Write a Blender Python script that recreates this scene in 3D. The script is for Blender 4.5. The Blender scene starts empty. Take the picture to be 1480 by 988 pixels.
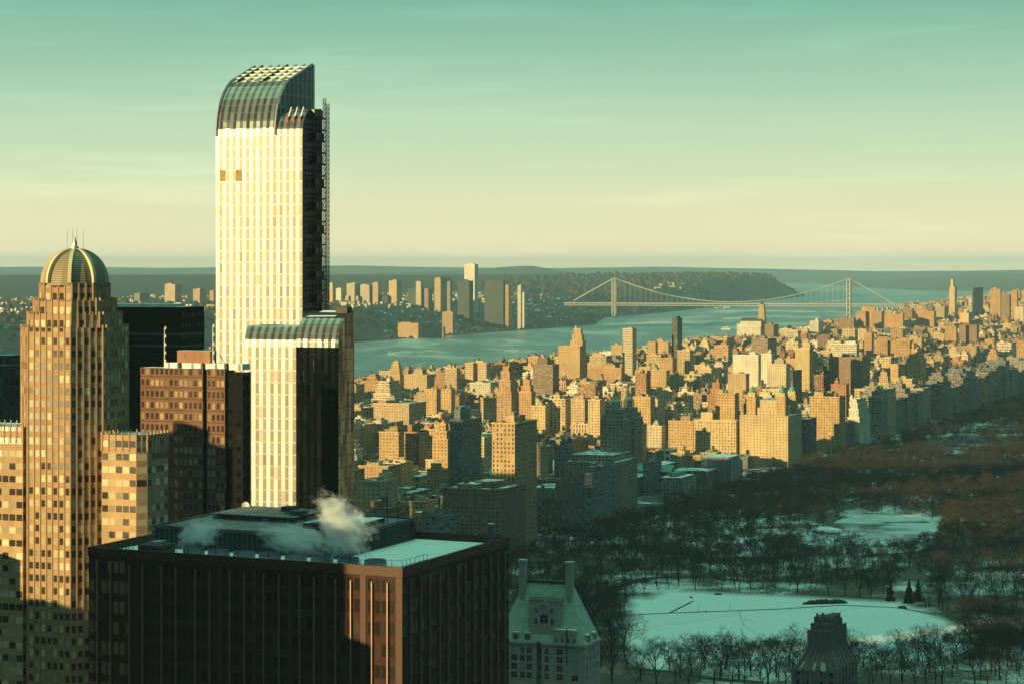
import bpy, math, random
import numpy as np

# ------------------------------------------------------------------ camera, sky, sun, exposure
SC = bpy.context.scene
COL = SC.collection
F, PX0, PY0, CZ = 3500.0, 740.0, 380.0, 248.0      # focal length, principal point (photo pixels), eye height (m)
GRID = math.radians(21.4)                          # street grid against the view axis
A = (math.sin(GRID), math.cos(GRID))               # uptown
C = (math.cos(GRID), -math.sin(GRID))              # crosstown, east
SUN_AZ, SUN_EL = math.radians(236.0), math.radians(8.0)

cam_d = bpy.data.cameras.new('camera')
cam = bpy.data.objects.new('camera', cam_d)
COL.objects.link(cam)
cam.location = (0, 0, CZ)
cam.rotation_euler = (math.radians(90), 0, 0)
cam_d.sensor_width = 36.0
cam_d.lens = 36.0 * F / 1480.0
cam_d.shift_y = -(494.0 - PY0) / 1480.0
cam_d.clip_start, cam_d.clip_end = 1.0, 120000.0
SC.camera = cam

SC.view_settings.view_transform = 'Standard'
SC.view_settings.look = 'None'
SC.view_settings.exposure = 0.4
SC.view_settings.gamma = 1.0
SC.cycles.max_bounces = 5
SC.cycles.diffuse_bounces = 2
SC.cycles.glossy_bounces = 3
SC.cycles.transparent_max_bounces = 6
SC.cycles.volume_bounces = 3
SC.cycles.use_denoising = True
SC.cycles.caustics_reflective = False
SC.cycles.caustics_refractive = False
SC.cycles.sample_clamp_indirect = 4.0

class NT:
    """small helper round a node tree"""
    def __init__(s, tree): s.t = tree; s.n = tree.nodes; s.l = tree.links
    def node(s, typ, **kw):
        n = s.n.new(typ)
        for k, v in kw.items(): setattr(n, k, v)
        return n
    def put(s, sock, v):
        if v is None: return
        if hasattr(v, 'is_output'): s.l.new(v, sock)
        elif isinstance(v, (tuple, list)) and sock.type == 'RGBA' and len(v) == 3: sock.default_value = (*v, 1)
        else: sock.default_value = v
    def m(s, op, a, b=None, c=None, clamp=False):
        n = s.node('ShaderNodeMath', operation=op, use_clamp=clamp)
        s.put(n.inputs[0], a); s.put(n.inputs[1], b); s.put(n.inputs[2], c)
        return n.outputs[0]
    def mix(s, f, a, b, blend='MIX'):
        n = s.node('ShaderNodeMix', data_type='RGBA', blend_type=blend)
        s.put(n.inputs[0], f); s.put(n.inputs[6], a); s.put(n.inputs[7], b)
        return n.outputs[2]
    def noise(s, vec, scale, detail=3.0, rough=0.5):
        n = s.node('ShaderNodeTexNoise')
        s.put(n.inputs['Vector'], vec); n.inputs['Scale'].default_value = scale
        n.inputs['Detail'].default_value = detail; n.inputs['Roughness'].default_value = rough
        return n.outputs['Fac']
    def ramp(s, f, stops, interp='LINEAR'):
        n = s.node('ShaderNodeValToRGB'); cr = n.color_ramp; cr.interpolation = interp
        while len(cr.elements) < len(stops): cr.elements.new(0.5)
        for e, (p, c) in zip(cr.elements, stops):
            e.position = p; e.color = (*c, 1) if not isinstance(c, (int, float)) else (c, c, c, 1)
        s.put(n.inputs[0], f)
        return n.outputs[0]
    def mapping(s, vec, scale=(1, 1, 1), loc=(0, 0, 0), rot=(0, 0, 0)):
        n = s.node('ShaderNodeMapping'); s.put(n.inputs[0], vec)
        n.inputs['Scale'].default_value = scale; n.inputs['Location'].default_value = loc; n.inputs['Rotation'].default_value = rot
        return n.outputs[0]

world = bpy.data.worlds.new('World')
SC.world = world
world.use_nodes = True
w = NT(world.node_tree)
w.n.clear()
wout = w.node('ShaderNodeOutputWorld')
bg = w.node('ShaderNodeBackground')
SKY_STRENGTH = 0.1
bg.inputs['Strength'].default_value = SKY_STRENGTH
sky = w.node('ShaderNodeTexSky', sky_type='NISHITA')
sky.sun_disc = False
sky.sun_elevation = SUN_EL
sky.sun_rotation = SUN_AZ
sky.air_density = 1.0; sky.dust_density = 0.4; sky.ozone_density = 1.5
tc = w.node('ShaderNodeTexCoord')
sep = w.node('ShaderNodeSeparateXYZ'); w.l.new(tc.outputs['Generated'], sep.inputs[0])
zz = w.m('POWER', w.m('MAXIMUM', sep.outputs['Z'], 0.0, clamp=True), 0.5)
hv = w.mapping(tc.outputs['Generated'], scale=(2.6, 2.6, 34.0), rot=(0.02, -0.05, 0))
cl = w.noise(hv, 2.2, 6.0, 0.62)
cl2 = w.noise(w.mapping(tc.outputs['Generated'], scale=(1, 1, 18.0), rot=(0.02, 0.035, 0)), 4.0, 4.0, 0.55)
zz2 = w.m('ADD', zz, w.m('MULTIPLY', w.m('SUBTRACT', cl2, 0.5), 0.02))
front = w.ramp(zz2, [(0.000, (0.7348, 0.6439, 0.3939)), (0.100, (0.6818, 0.6364, 0.3864)), (0.170, (0.5758, 0.6061, 0.3788)), (0.235, (0.4167, 0.5682, 0.3788)), (0.325, (0.1667, 0.3788, 0.2803)), (0.430, (0.0250, 0.0833, 0.1364)), (0.800, (0.0076, 0.0303, 0.0947)), (0.900, (0.0530, 0.1515, 0.1515)), (0.935, (0.4545, 1.2121, 0.7576)), (1.000, (0.5455, 1.4545, 0.8939))])
rear = w.ramp(zz, [(0.000, (0.0106, 0.0258, 0.0682)), (0.200, (0.0068, 0.0250, 0.0833)), (0.800, (0.0076, 0.0303, 0.0947)), (0.900, (0.0530, 0.1515, 0.1515)), (0.935, (0.4545, 1.2121, 0.7576)), (1.000, (0.5455, 1.4545, 0.8939))])     # bright cap overhead added to light snow more than walls, low sky behind dimmed
aw = w.ramp(sep.outputs['Y'], [(.56, 0.0), (.88, 1.0)], 'EASE')     # the warm band lies over the river, the rest of the horizon is dull
dome = w.mix(aw, rear, front)
k = 1.0 / SKY_STRENGTH
dome = w.mix(1.0, dome, (k, k, k), 'MULTIPLY')
veil = w.ramp(cl, [(0.34, .975), (0.52, 1.0), (0.70, 1.14)])
dome = w.mix(1.0, dome, veil, 'MULTIPLY')
skyc = w.mix(0.98, sky.outputs[0], dome)
w.l.new(skyc, bg.inputs['Color'])
w.l.new(bg.outputs[0], wout.inputs['Surface'])

sun_d = bpy.data.lights.new('sun', 'SUN')
sun_d.energy = 5.0
sun_d.angle = math.radians(0.5)
sun_d.color = (1.0, 0.75, 0.33)
sun = bpy.data.objects.new('sun', sun_d)
COL.objects.link(sun)
SDIR = (math.sin(SUN_AZ) * math.cos(SUN_EL), math.cos(SUN_AZ) * math.cos(SUN_EL), math.sin(SUN_EL))   # towards the sun
sun.rotation_euler = (math.radians(90) - SUN_EL, 0, math.pi - SUN_AZ)
sun.location = (-400, -300, 600)

# ------------------------------------------------------------------ helpers
rng = random.Random(57)
nrg = np.random.default_rng(57)
P0 = (-342.0, 975.0)                               # corner where the park's west avenue starts

def at(px, Y): return ((px - PX0) / F * Y, Y)
def onz(px, py, z):
    Y = (CZ - z) * F / (py - PY0)
    return ((px - PX0) / F * Y, Y)
def zof(py, Y): return CZ - (py - PY0) * Y / F
def pxof(x, y): return PX0 + F * x / y
def pyof(y, z): return PY0 + F * (CZ - z) / y
def grid(t, off): return (P0[0] + t * A[0] - off * C[0], P0[1] + t * A[1] - off * C[1])
def togrid(x, y):
    dx, dy = x - P0[0], y - P0[1]
    return (dx * A[0] + dy * A[1], -(dx * C[0] + dy * C[1]))
def lerp(a, b, f): return a + (b - a) * f
def smooth(x, a, b):
    f = min(1, max(0, (x - a) / (b - a))); return f * f * (3 - 2 * f)

def tag(o, label=None, cat=None, group=None, kind=None):
    if label: o['label'] = label
    if cat: o['category'] = cat
    if group: o['group'] = group
    if kind: o['kind'] = kind
    return o
def empty(name, loc, label=None, cat=None, group=None):
    o = bpy.data.objects.new(name, None)
    o.empty_display_size = 5
    COL.objects.link(o); o.location = loc
    return tag(o, label, cat, group)

class MB:
    """collects faces with metre UVs, a tint and a material; build() links them as ONE mesh object"""
    def __init__(s): s.v = []; s.f = []; s.uv = []; s.mt = []; s.ti = []
    def face(s, pts, mat, uv=None, tint=(.4, .4, .4)):
        i = len(s.v); n = len(pts)
        s.v.extend(pts); s.f.append(tuple(range(i, i + n)))
        s.uv.append(uv if uv else [(0.0, 0.0)] * n); s.mt.append(mat); s.ti.append(tint)
    def wallface(s, p, q, z0, z1, mat, tint, pu=3.2, vo=None):
        L = math.hypot(q[0] - p[0], q[1] - p[1]); n = max(1, round(L / pu)); U = n * pu
        v0 = 0.0 if vo is None else z0 - vo; v1 = v0 + (z1 - z0)
        s.face([(p[0], p[1], z0), (q[0], q[1], z0), (q[0], q[1], z1), (p[0], p[1], z1)], mat, [(0, v0), (U, v0), (U, v1), (0, v1)], tint)
    def prism(s, fp, z0, z1, wall, top=None, tint=(.4, .4, .4), pu=3.2, vo=None, bottom=False):
        """fp: footprint counter-clockwise"""
        for i in range(len(fp)): s.wallface(fp[i], fp[(i + 1) % len(fp)], z0, z1, wall, tint, pu, vo)
        if top: s.face([(p[0], p[1], z1) for p in fp], top, [(p[0], p[1]) for p in fp], tint)
        if bottom: s.face([(p[0], p[1], z0) for p in reversed(fp)], wall, None, tint)
    def frustum(s, fp0, z0, fp1, z1, wall, top=None, tint=(.4, .4, .4)):
        n = len(fp0)
        for i in range(n):
            a, b, c, d = fp0[i], fp0[(i + 1) % n], fp1[(i + 1) % n], fp1[i]
            L = math.hypot(b[0] - a[0], b[1] - a[1]); H = z1 - z0
            s.face([(a[0], a[1], z0), (b[0], b[1], z0), (c[0], c[1], z1), (d[0], d[1], z1)], wall, [(0, 0), (L, 0), (L, H), (0, H)], tint)
        if top: s.face([(p[0], p[1], z1) for p in fp1], top, [(p[0], p[1]) for p in fp1], tint)
    def gbox(s, t0, t1, o0, o1, z0, z1, wall, top=None, tint=(.4, .4, .4), pu=3.2, vo=None, bottom=False):
        """box on the street grid: t uptown, o west of the park avenue"""
        s.prism([grid(t0, o1), grid(t0, o0), grid(t1, o0), grid(t1, o1)], z0, z1, wall, top or wall, tint, pu, vo, bottom)
    def tube(s, p, q, r0, r1, n, mat, tint=(.4, .4, .4), cap=False):
        p = np.array(p, float); q = np.array(q, float); d = q - p; L = np.linalg.norm(d)
        if L < 1e-9: return
        d /= L; h = np.array((0, 0, 1.)) if abs(d[2]) < .9 else np.array((1., 0, 0))
        a = np.cross(d, h); a /= np.linalg.norm(a); b = np.cross(d, a)
        P = []; Q = []
        for i in range(n):
            an = 2 * math.pi * i / n; e = a * math.cos(an) - b * math.sin(an)
            P.append(tuple(p + e * r0)); Q.append(tuple(q + e * r1))
        for i in range(n):
            j = (i + 1) % n
            s.face([P[i], P[j], Q[j], Q[i]], mat, [(i, 0), (i + 1, 0), (i + 1, L), (i, L)], tint)
        if cap: s.face(Q, mat, None, tint); s.face(P[::-1], mat, None, tint)
    def lathe(s, c, prof, n, mat, tint=(.4, .4, .4), a0=0.0):
        """prof: list of (r, z) from bottom to top"""
        for (r0, z0), (r1, z1) in zip(prof, prof[1:]):
            for i in range(n):
                b0, b1 = a0 + 2 * math.pi * i / n, a0 + 2 * math.pi * (i + 1) / n
                pts = [(c[0] + r0 * math.cos(b0), c[1] + r0 * math.sin(b0), z0), (c[0] + r0 * math.cos(b1), c[1] + r0 * math.sin(b1), z0)]
                if r1 > 1e-6: pts += [(c[0] + r1 * math.cos(b1), c[1] + r1 * math.sin(b1), z1), (c[0] + r1 * math.cos(b0), c[1] + r1 * math.sin(b0), z1)]
                else: pts.append((c[0], c[1], z1))
                u0, u1 = r0 * b0, r0 * b1
                s.face(pts, mat, [(u0, z0), (u1, z0), (u1, z1), (u0, z1)][:len(pts)], tint)
    def build(s, name, parent=None, loc=None, smooth_=False):
        o0 = np.array(parent.location if parent is not None and parent.type == 'EMPTY' else (loc or (0, 0, 0)), float)
        if parent is not None and parent.parent is not None: o0 = np.array(parent.parent.location, float)
        if parent is not None and parent.type == 'MESH' and parent.parent is None: o0 = np.array(parent.location, float)
        me = bpy.data.meshes.new(name)
        V = np.array(s.v, float) - o0
        me.from_pydata(V.tolist(), [], s.f)
        names = []
        for x in s.mt:
            if x not in names: names.append(x)
        for x in names: me.materials.append(MAT[x])
        me.polygons.foreach_set('material_index', np.array([names.index(x) for x in s.mt], dtype=np.int32))
        uvl = me.uv_layers.new(name='UVMap')
        uvl.data.foreach_set('uv', np.array([c for u in s.uv for c in u], dtype=np.float32).ravel())
        at_ = me.attributes.new('tint', 'FLOAT_COLOR', 'FACE')
        at_.data.foreach_set('color', np.array([(*t, 1.0) for t in s.ti], dtype=np.float32).ravel())
        if smooth_: me.polygons.foreach_set('use_smooth', np.ones(len(s.f), dtype=bool))
        me.update()
        o = bpy.data.objects.new(name, me)
        COL.objects.link(o)
        if parent is not None: o.parent = parent
        elif loc is not None: o.location = loc
        return o

ONES = 'zero first second third fourth fifth sixth seventh eighth ninth tenth eleventh twelfth thirteenth fourteenth fifteenth sixteenth seventeenth eighteenth nineteenth'.split()
TENS = {2: 'twenty', 3: 'thirty', 4: 'forty', 5: 'fifty', 6: 'sixty', 7: 'seventy', 8: 'eighty', 9: 'ninety'}
TENTH = {2: 'twentieth', 3: 'thirtieth', 4: 'fortieth', 5: 'fiftieth', 6: 'sixtieth', 7: 'seventieth', 8: 'eightieth', 9: 'ninetieth'}
def ordinal(n):
    if n < 20: return ONES[n]
    return TENTH[n // 10] if n % 10 == 0 else TENS[n // 10] + '-' + ONES[n % 10]

# ------------------------------------------------------------------ materials
MAT = {}
def newmat(name):
    m = bpy.data.materials.new(name); m.use_nodes = True
    MAT[name] = m
    nt = NT(m.node_tree)
    b = nt.n['Principled BSDF']
    return nt, b
def plain(name, col, rough=0.8, metal=0.0, var=0.15, scale=0.3, spec=0.3):
    nt, b = newmat(name)
    g = nt.node('ShaderNodeNewGeometry')
    nz = nt.noise(g.outputs['Position'], scale, 4.0)
    c = nt.mix(1.0, col, nt.ramp(nz, [(0.25, 1 - var), (0.75, 1 + var)]), 'MULTIPLY')
    nt.put(b.inputs['Base Color'], c)
    b.inputs['Roughness'].default_value = rough; b.inputs['Metallic'].default_value = metal
    b.inputs['Specular IOR Level'].default_value = spec
    return m_(name)
def m_(n): return MAT[n]

def facade(name, pu=3.2, pv=3.2, wu=0.42, wv=0.5, glass=(.03, .035, .04), blind=(.45, .38, .26), pblind=0.3, wall=None, rough=0.25, band=0.0, lit=None, spec=0.5, dirt=.16, metal=0.0, wrough=.85):
    """masonry or metal wall with a grid of windows in metre UVs; the wall colour is the face tint unless given"""
    nt, b = newmat(name)
    uv = nt.node('ShaderNodeUVMap', uv_map='UVMap')
    sp = nt.node('ShaderNodeSeparateXYZ'); nt.l.new(uv.outputs[0], sp.inputs[0])
    u = nt.m('DIVIDE', sp.outputs[0], pu); v = nt.m('DIVIDE', sp.outputs[1], pv)
    fu, fv = nt.m('FRACT', u), nt.m('FRACT', v)
    iu, iv = nt.m('FLOOR', u), nt.m('FLOOR', v)
    mu = nt.m('LESS_THAN', nt.m('ABSOLUTE', nt.m('SUBTRACT', fu, 0.5)), wu / 2)
    mv = nt.m('LESS_THAN', nt.m('ABSOLUTE', nt.m('SUBTRACT', fv, 0.5)), wv / 2)
    win = nt.m('MULTIPLY', mu, mv)
    geo = nt.node('ShaderNodeNewGeometry')
    snp = nt.node('ShaderNodeVectorMath', operation='DOT_PRODUCT'); nt.l.new(geo.outputs['True Normal'], snp.inputs[0]); snp.inputs[1].default_value = (7.1, 13.3, 0)
    oi = nt.node('ShaderNodeObjectInfo')
    cmb = nt.node('ShaderNodeCombineXYZ'); nt.put(cmb.inputs[0], iu); nt.put(cmb.inputs[1], iv)
    nt.put(cmb.inputs[2], nt.m('ADD', nt.m('MULTIPLY', oi.outputs['Random'], 91.0), nt.m('ROUND', snp.outputs['Value'])))
    wn = nt.node('ShaderNodeTexWhiteNoise', noise_dimensions='3D'); nt.l.new(cmb.outputs[0], wn.inputs['Vector'])
    r = wn.outputs['Value']
    isb = nt.m('LESS_THAN', r, pblind)
    gl = nt.mix(isb, glass, nt.mix(nt.m('MULTIPLY', r, 1.0 / max(pblind, .01)), tuple(x * .35 for x in blind), blind))
    if wall is None:
        a = nt.node('ShaderNodeAttribute', attribute_name='tint'); wc = a.outputs['Color']
    else: wc = wall
    n1 = nt.noise(geo.outputs['Position'], 0.05, 4.0, .6)
    wc = nt.mix(1.0, wc, nt.ramp(n1, [(0.3, 1 - dirt), (0.7, 1 + dirt)]), 'MULTIPLY')
    mpn = nt.mapping(geo.outputs['Position'], scale=(.5, .5, .04))
    wc = nt.mix(1.0, wc, nt.ramp(nt.noise(mpn, 1.0, 3.0), [(0.35, .88), (0.65, 1.08)]), 'MULTIPLY')
    if band:   # darker floor course
        bd = nt.m('LESS_THAN', fv, band)
        wc = nt.mix(bd, wc, nt.mix(1.0, wc, (.62, .6, .58), 'MULTIPLY'))
    col = nt.mix(win, wc, gl)
    nt.put(b.inputs['Base Color'], col)
    glassy = nt.m('MULTIPLY', win, nt.m('SUBTRACT', 1.0, isb))
    nt.put(b.inputs['Roughness'], nt.m('ADD', nt.m('MULTIPLY', glassy, rough - wrough), wrough))
    nt.put(b.inputs['Specular IOR Level'], nt.m('ADD', nt.m('MULTIPLY', glassy, spec - .15), .15))
    if metal: nt.put(b.inputs['Metallic'], nt.m('MULTIPLY', nt.m('SUBTRACT', 1.0, win), metal))
    bmp = nt.node('ShaderNodeBump'); bmp.inputs['Strength'].default_value = .15; bmp.inputs['Distance'].default_value = .25
    nt.put(bmp.inputs['Height'], nt.m('SUBTRACT', 1.0, win)); nt.l.new(bmp.outputs[0], b.inputs['Normal'])
    return nt, b

facade('punched_brick', 3.4, 3.2, .40, .48)
facade('paired_brick', 4.6, 3.3, .56, .46, pblind=.35)
facade('tall_windows', 2.9, 3.4, .45, .62, pblind=.3)
facade('balcony_slab', 4.2, 2.9, .62, .52, band=.16, pblind=.35)
facade('ribbon_slab', 3.0, 3.1, .80, .48, pblind=.4)
facade('small_windows', 3.8, 3.1, .28, .40, pblind=.25)
facade('vertical_piers', 3.6, 6.4, .42, .86, pblind=.2)
facade('wide_bands', 4.0, 3.2, .92, .42, pblind=.45)
facade('large_grid', 5.4, 6.2, .50, .52, pblind=.3)
facade('penthouse_brick', 5.0, 4.0, .2, .25)
plain('water_tank_wood', (.16, .10, .06), .9, 0, .3, 1.2)
plain('dark_metal', (.03, .03, .032), .5, .3)
plain('pale_metal', (.42, .42, .40), .45, .5)
plain('white_paint', (.78, .77, .72), .55)
plain('steel', (.30, .30, .30), .4, .7)
plain('copper_green', (.14, .30, .24), .7, .0, .2, .6)
plain('slate', (.07, .075, .08), .7)
plain('red_hoist', (.40, .05, .03), .6)

def snowroof():
    nt, b = newmat('snowy_roof')
    g = nt.node('ShaderNodeNewGeometry')
    n = nt.noise(g.outputs['Position'], 0.09, 5.0, .65)
    f = nt.ramp(n, [(0.42, 0.0), (0.52, 1.0)])
    tar = nt.mix(1.0, (.07, .07, .07), nt.ramp(nt.noise(g.outputs['Position'], .5, 3), [(.3, .6), (.7, 1.4)]), 'MULTIPLY')
    nt.put(b.inputs['Base Color'], nt.mix(f, tar, (.72, .75, .76)))
    b.inputs['Roughness'].default_value = .8; b.inputs['Specular IOR Level'].default_value = .2
snowroof()
plain('fresh_snow', (.78, .80, .81), .75, 0, .06, .08, .2)
# ------------------------------------------------------------------ ground, water, hills
def mat_ground():
    nt, b = newmat('street_asphalt')
    g = nt.node('ShaderNodeNewGeometry')
    n = nt.noise(g.outputs['Position'], .06, 5.0, .65)
    c = nt.mix(nt.ramp(n, [(.50, 0), (.60, 1)]), (.045, .045, .047), (.50, .51, .52))
    nt.put(b.inputs['Base Color'], c); b.inputs['Roughness'].default_value = .85
mat_ground()
def mat_snow():
    nt, b = newmat('park_snow')
    g = nt.node('ShaderNodeNewGeometry')
    n = nt.noise(g.outputs['Position'], .012, 6.0, .62)
    n2 = nt.noise(g.outputs['Position'], .35, 4.0, .6)
    c = nt.mix(nt.ramp(n2, [(.3, 0), (.8, .75)]), (.80, .82, .83), (.60, .62, .62))
    st = nt.noise(nt.mapping(g.outputs['Position'], scale=(.05, .9, 1), rot=(0, 0, .5)), 1.0, 4.0, .7)
    c = nt.mix(nt.ramp(st, [(.60, 0), (.66, .35)]), c, (.50, .52, .52))
    leaf = nt.ramp(nt.m('ADD', n, nt.m('MULTIPLY', nt.m('SUBTRACT', n2, .5), .25)), [(.38, 0), (.50, 1)])
    a = nt.node('ShaderNodeAttribute', attribute_name='tint')
    s = nt.node('ShaderNodeSeparateColor'); nt.l.new(a.outputs['Color'], s.inputs[0])
    c = nt.mix(nt.m('MULTIPLY', leaf, s.outputs[0]), c, (.10, .085, .065))       # leaf litter where the woods stand
    nt.put(b.inputs['Base Color'], c); b.inputs['Roughness'].default_value = .75; b.inputs['Specular IOR Level'].default_value = .2
    bp = nt.node('ShaderNodeBump'); bp.inputs['Strength'].default_value = .35; bp.inputs['Distance'].default_value = .4
    nt.put(bp.inputs['Height'], n2); nt.l.new(bp.outputs[0], b.inputs['Normal'])
mat_snow()
def mat_water():
    nt, b = newmat('river_water')
    g = nt.node('ShaderNodeNewGeometry')
    st = nt.mapping(g.outputs['Position'], scale=(.0011, .00030, 1), rot=(0, 0, .12))
    n = nt.noise(st, 6.0, 6.0, .62)
    st2 = nt.mapping(g.outputs['Position'], scale=(.0009, .00022, 1), rot=(0, 0, -.06))
    n2 = nt.noise(st2, 2.3, 5.0, .6)
    ice = nt.ramp(nt.m('ADD', nt.m('MULTIPLY', n, .55), nt.m('MULTIPLY', n2, .45)), [(.46, 0), (.60, 1)])
    nt.put(b.inputs['Base Color'], nt.mix(ice, (.09, .20, .16), (.46, .56, .48)))
    nt.put(b.inputs['Roughness'], nt.m('ADD', nt.m('MULTIPLY', ice, .25), .3))
    b.inputs['Specular IOR Level'].default_value = .5
    bp = nt.node('ShaderNodeBump'); bp.inputs['Strength'].default_value = .5; bp.inputs['Distance'].default_value = 3.0
    w2 = nt.noise(nt.mapping(g.outputs['Position'], scale=(.02, .01, 1)), 1.0, 4.0)
    nt.put(bp.inputs['Height'], w2); nt.l.new(bp.outputs[0], b.inputs['Normal'])
mat_water()
def mat_lake():
    nt, b = newmat('lake_ice')
    g = nt.node('ShaderNodeNewGeometry')
    n = nt.noise(nt.mapping(g.outputs['Position'], scale=(.010, .022, 1), rot=(0, 0, .4)), 1.0, 4.0, .55)
    ice = nt.ramp(n, [(.46, 0), (.54, 1)])
    nt.put(b.inputs['Base Color'], nt.mix(ice, (.16, .19, .17), (.62, .66, .64)))
    nt.put(b.inputs['Roughness'], nt.m('ADD', nt.m('MULTIPLY', ice, .45), .10))
mat_lake()
def mat_wood(name, c1, c2, c3, sc):
    nt, b = newmat(name)
    g = nt.node('ShaderNodeNewGeometry')
    n = nt.noise(g.outputs['Position'], sc, 6.0, .7)
    c = nt.mix(nt.ramp(n, [(.3, 0), (.6, 1)]), c1, c2)
    n2 = nt.noise(g.outputs['Position'], sc * 2.2, 5.0, .7)
    c = nt.mix(nt.ramp(n2, [(.60, 0), (.68, .8)]), c, c3)
    nt.put(b.inputs['Base Color'], c); b.inputs['Roughness'].default_value = .95; b.inputs['Specular IOR Level'].default_value = .1
mat_wood('jersey_hillside', (.035, .04, .03), (.10, .085, .06), (.45, .45, .44), .012)
mat_wood('cliff_wood', (.03, .035, .03), (.07, .065, .05), (.16, .15, .14), .006)
mat_wood('far_hill_wood', (.05, .06, .05), (.12, .11, .09), (.30, .29, .27), .0012)

def zg(x, y):
    """ground height of the island"""
    return 24.0 + 16 * smooth(y, 4700, 6200) + 22 * smooth(y, 7600, 8800)
SHORE_E = [(-3000, -2600), (1431, -1506), (5800, 205), (6900, 640), (10650, 1530), (14500, 2790), (20000, 4900), (45000, 16000)]      # island shore X at Y
SHORE_W = [(-3000, -5200), (1906, -2716), (9679, 332), (10950, 420), (12500, 860), (18000, 2180), (19500, 2360), (21000, 1900), (26000, 2100), (45000, 5000)]  # New Jersey shore
def xs(tab, y): return float(np.interp(y, [a for a, b in tab], [b for a, b in tab]))

def sheet(name, X, Y, Z, mat, tint=None, smooth_=True, kind='structure'):
    """regular grid of arrays -> one mesh"""
    r, c = X.shape
    V = np.stack([X, Y, Z], -1).reshape(-1, 3)
    i = np.arange(r * c).reshape(r, c)
    Q = np.stack([i[:-1, :-1], i[:-1, 1:], i[1:, 1:], i[1:, :-1]], -1).reshape(-1, 4)
    me = bpy.data.meshes.new(name)
    me.vertices.add(len(V)); me.vertices.foreach_set('co', V.astype(np.float32).ravel())
    me.loops.add(Q.size); me.loops.foreach_set('vertex_index', Q.astype(np.int32).ravel())
    me.polygons.add(len(Q)); me.polygons.foreach_set('loop_start', np.arange(0, Q.size, 4, dtype=np.int32))
    me.polygons.foreach_set('loop_total', np.full(len(Q), 4, dtype=np.int32))
    me.materials.append(MAT[mat])
    if smooth_: me.polygons.foreach_set('use_smooth', np.ones(len(Q), dtype=bool))
    if tint is not None:
        a = me.attributes.new('tint', 'FLOAT_COLOR', 'POINT')
        a.data.foreach_set('color', np.stack([tint, tint, tint, np.ones_like(tint)], -1).astype(np.float32).ravel())
    me.update(calc_edges=True); me.validate()
    o = bpy.data.objects.new(name, me); COL.objects.link(o)
    if kind: o['kind'] = kind
    return o
def vnoise(x, y, s, seed=0):
    """smooth value noise, numpy arrays"""
    r = np.random.default_rng(seed); T = r.random((256, 256))
    x = np.asarray(x) / s; y = np.asarray(y) / s
    i = np.floor(x).astype(int); j = np.floor(y).astype(int); fx = x - i; fy = y - j
    fx = fx * fx * (3 - 2 * fx); fy = fy * fy * (3 - 2 * fy)
    g = lambda a, b: T[a & 255, b & 255]
    return (g(i, j) * (1 - fx) + g(i + 1, j) * fx) * (1 - fy) + (g(i, j + 1) * (1 - fx) + g(i + 1, j + 1) * fx) * fy
def fbm(x, y, s, o=4, seed=0):
    t = 0; a = 1; n = 0
    for k in range(o): t = t + a * vnoise(x, y, s / 2 ** k, seed + k); n += a; a *= .5
    return t / n

def poly_ccw2(p):
    s = sum(p[i][0] * p[(i + 1) % len(p)][1] - p[(i + 1) % len(p)][0] * p[i][1] for i in range(len(p)))
    return p if s > 0 else p[::-1]
# river: one flat sheet out to the far hills
ys = np.array([-3000, 0, 2000, 4000, 6000, 8000, 10000, 13000, 17000, 22000, 30000, 41000.])
Xg, Yg = np.meshgrid(np.linspace(-15000, 21000, 13), ys)
sheet('river_water', Xg, Yg, Xg * 0, 'river_water')

def mat_ice():
    nt, b = newmat('river_ice')
    g = nt.node('ShaderNodeNewGeometry')
    n = nt.noise(nt.mapping(g.outputs['Position'], scale=(.004, .0012, 1)), 1.0, 6.0, .65)
    nt.put(b.inputs['Base Color'], nt.mix(nt.ramp(n, [(.42, 0), (.55, 1)]), (.16, .24, .20), (.62, .60, .54))); b.inputs['Roughness'].default_value = .6
mat_ice()
ir = random.Random(8)
for pts in ([(1168, 405.5), (1250, 404), (1330, 405), (1392, 408.5)], [(1180, 413), (1260, 411.5), (1345, 412.5)], [(1170, 421), (1215, 419.5), (1290, 421.5)], [(1010, 452), (1090, 449), (1190, 451), (1226, 453)], [(1045, 461), (1120, 457), (1195, 459)], [(870, 470), (950, 466), (1060, 467)], [(560, 512), (680, 505), (760, 507)]):
    up_, dn_ = [], []
    for (xa, ya), (xb, yb_) in zip(pts, pts[1:]):
        for k in range(8):
            f_ = k / 8; px, py = lerp(xa, xb, f_), lerp(ya, yb_, f_); th = (py - 395) * .03 * ir.uniform(.5, 1.2)
            up_.append(onz(px, py - th, .4)); dn_.append(onz(px, py + th * ir.uniform(.5, 1.2), .4))
    P_ = up_ + dn_[::-1]; m_ice = [(x, y, .4) for x, y in poly_ccw2(P_)]
    mb = MB(); mb.face(m_ice, 'river_ice'); o = mb.build('river_ice', None, m_ice[0]); o['kind'] = 'structure'

# island: rows across Y, columns by distance from the shore; the park is a sheet of its own
def park_off(t): return (-12.0, -830.0)
T0, T1 = 30.0, 3960.0
def in_park(x, y):
    t, o = togrid(x, y)
    return T0 <= t <= T1 and -830 <= o <= -12
mb_x = []
Yr = np.concatenate([np.arange(-300, 9000, 90), np.arange(9000, 21000, 400)])
D = np.array([0, 6, 40, 120, 260, 500, 800, 1200, 1800, 2600, 4000, 6000, 9000.])
Xi = np.array([[xs(SHORE_E, y) + d for d in D] for y in Yr]); Yi = np.repeat(Yr[:, None], len(D), 1)
Zi = np.array([[(-1 if d == 0 else (2.0 if d == 6 else lerp(3, zg(0, y), smooth(d, 20, 190)))) for d in D] for y in Yr])
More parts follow.
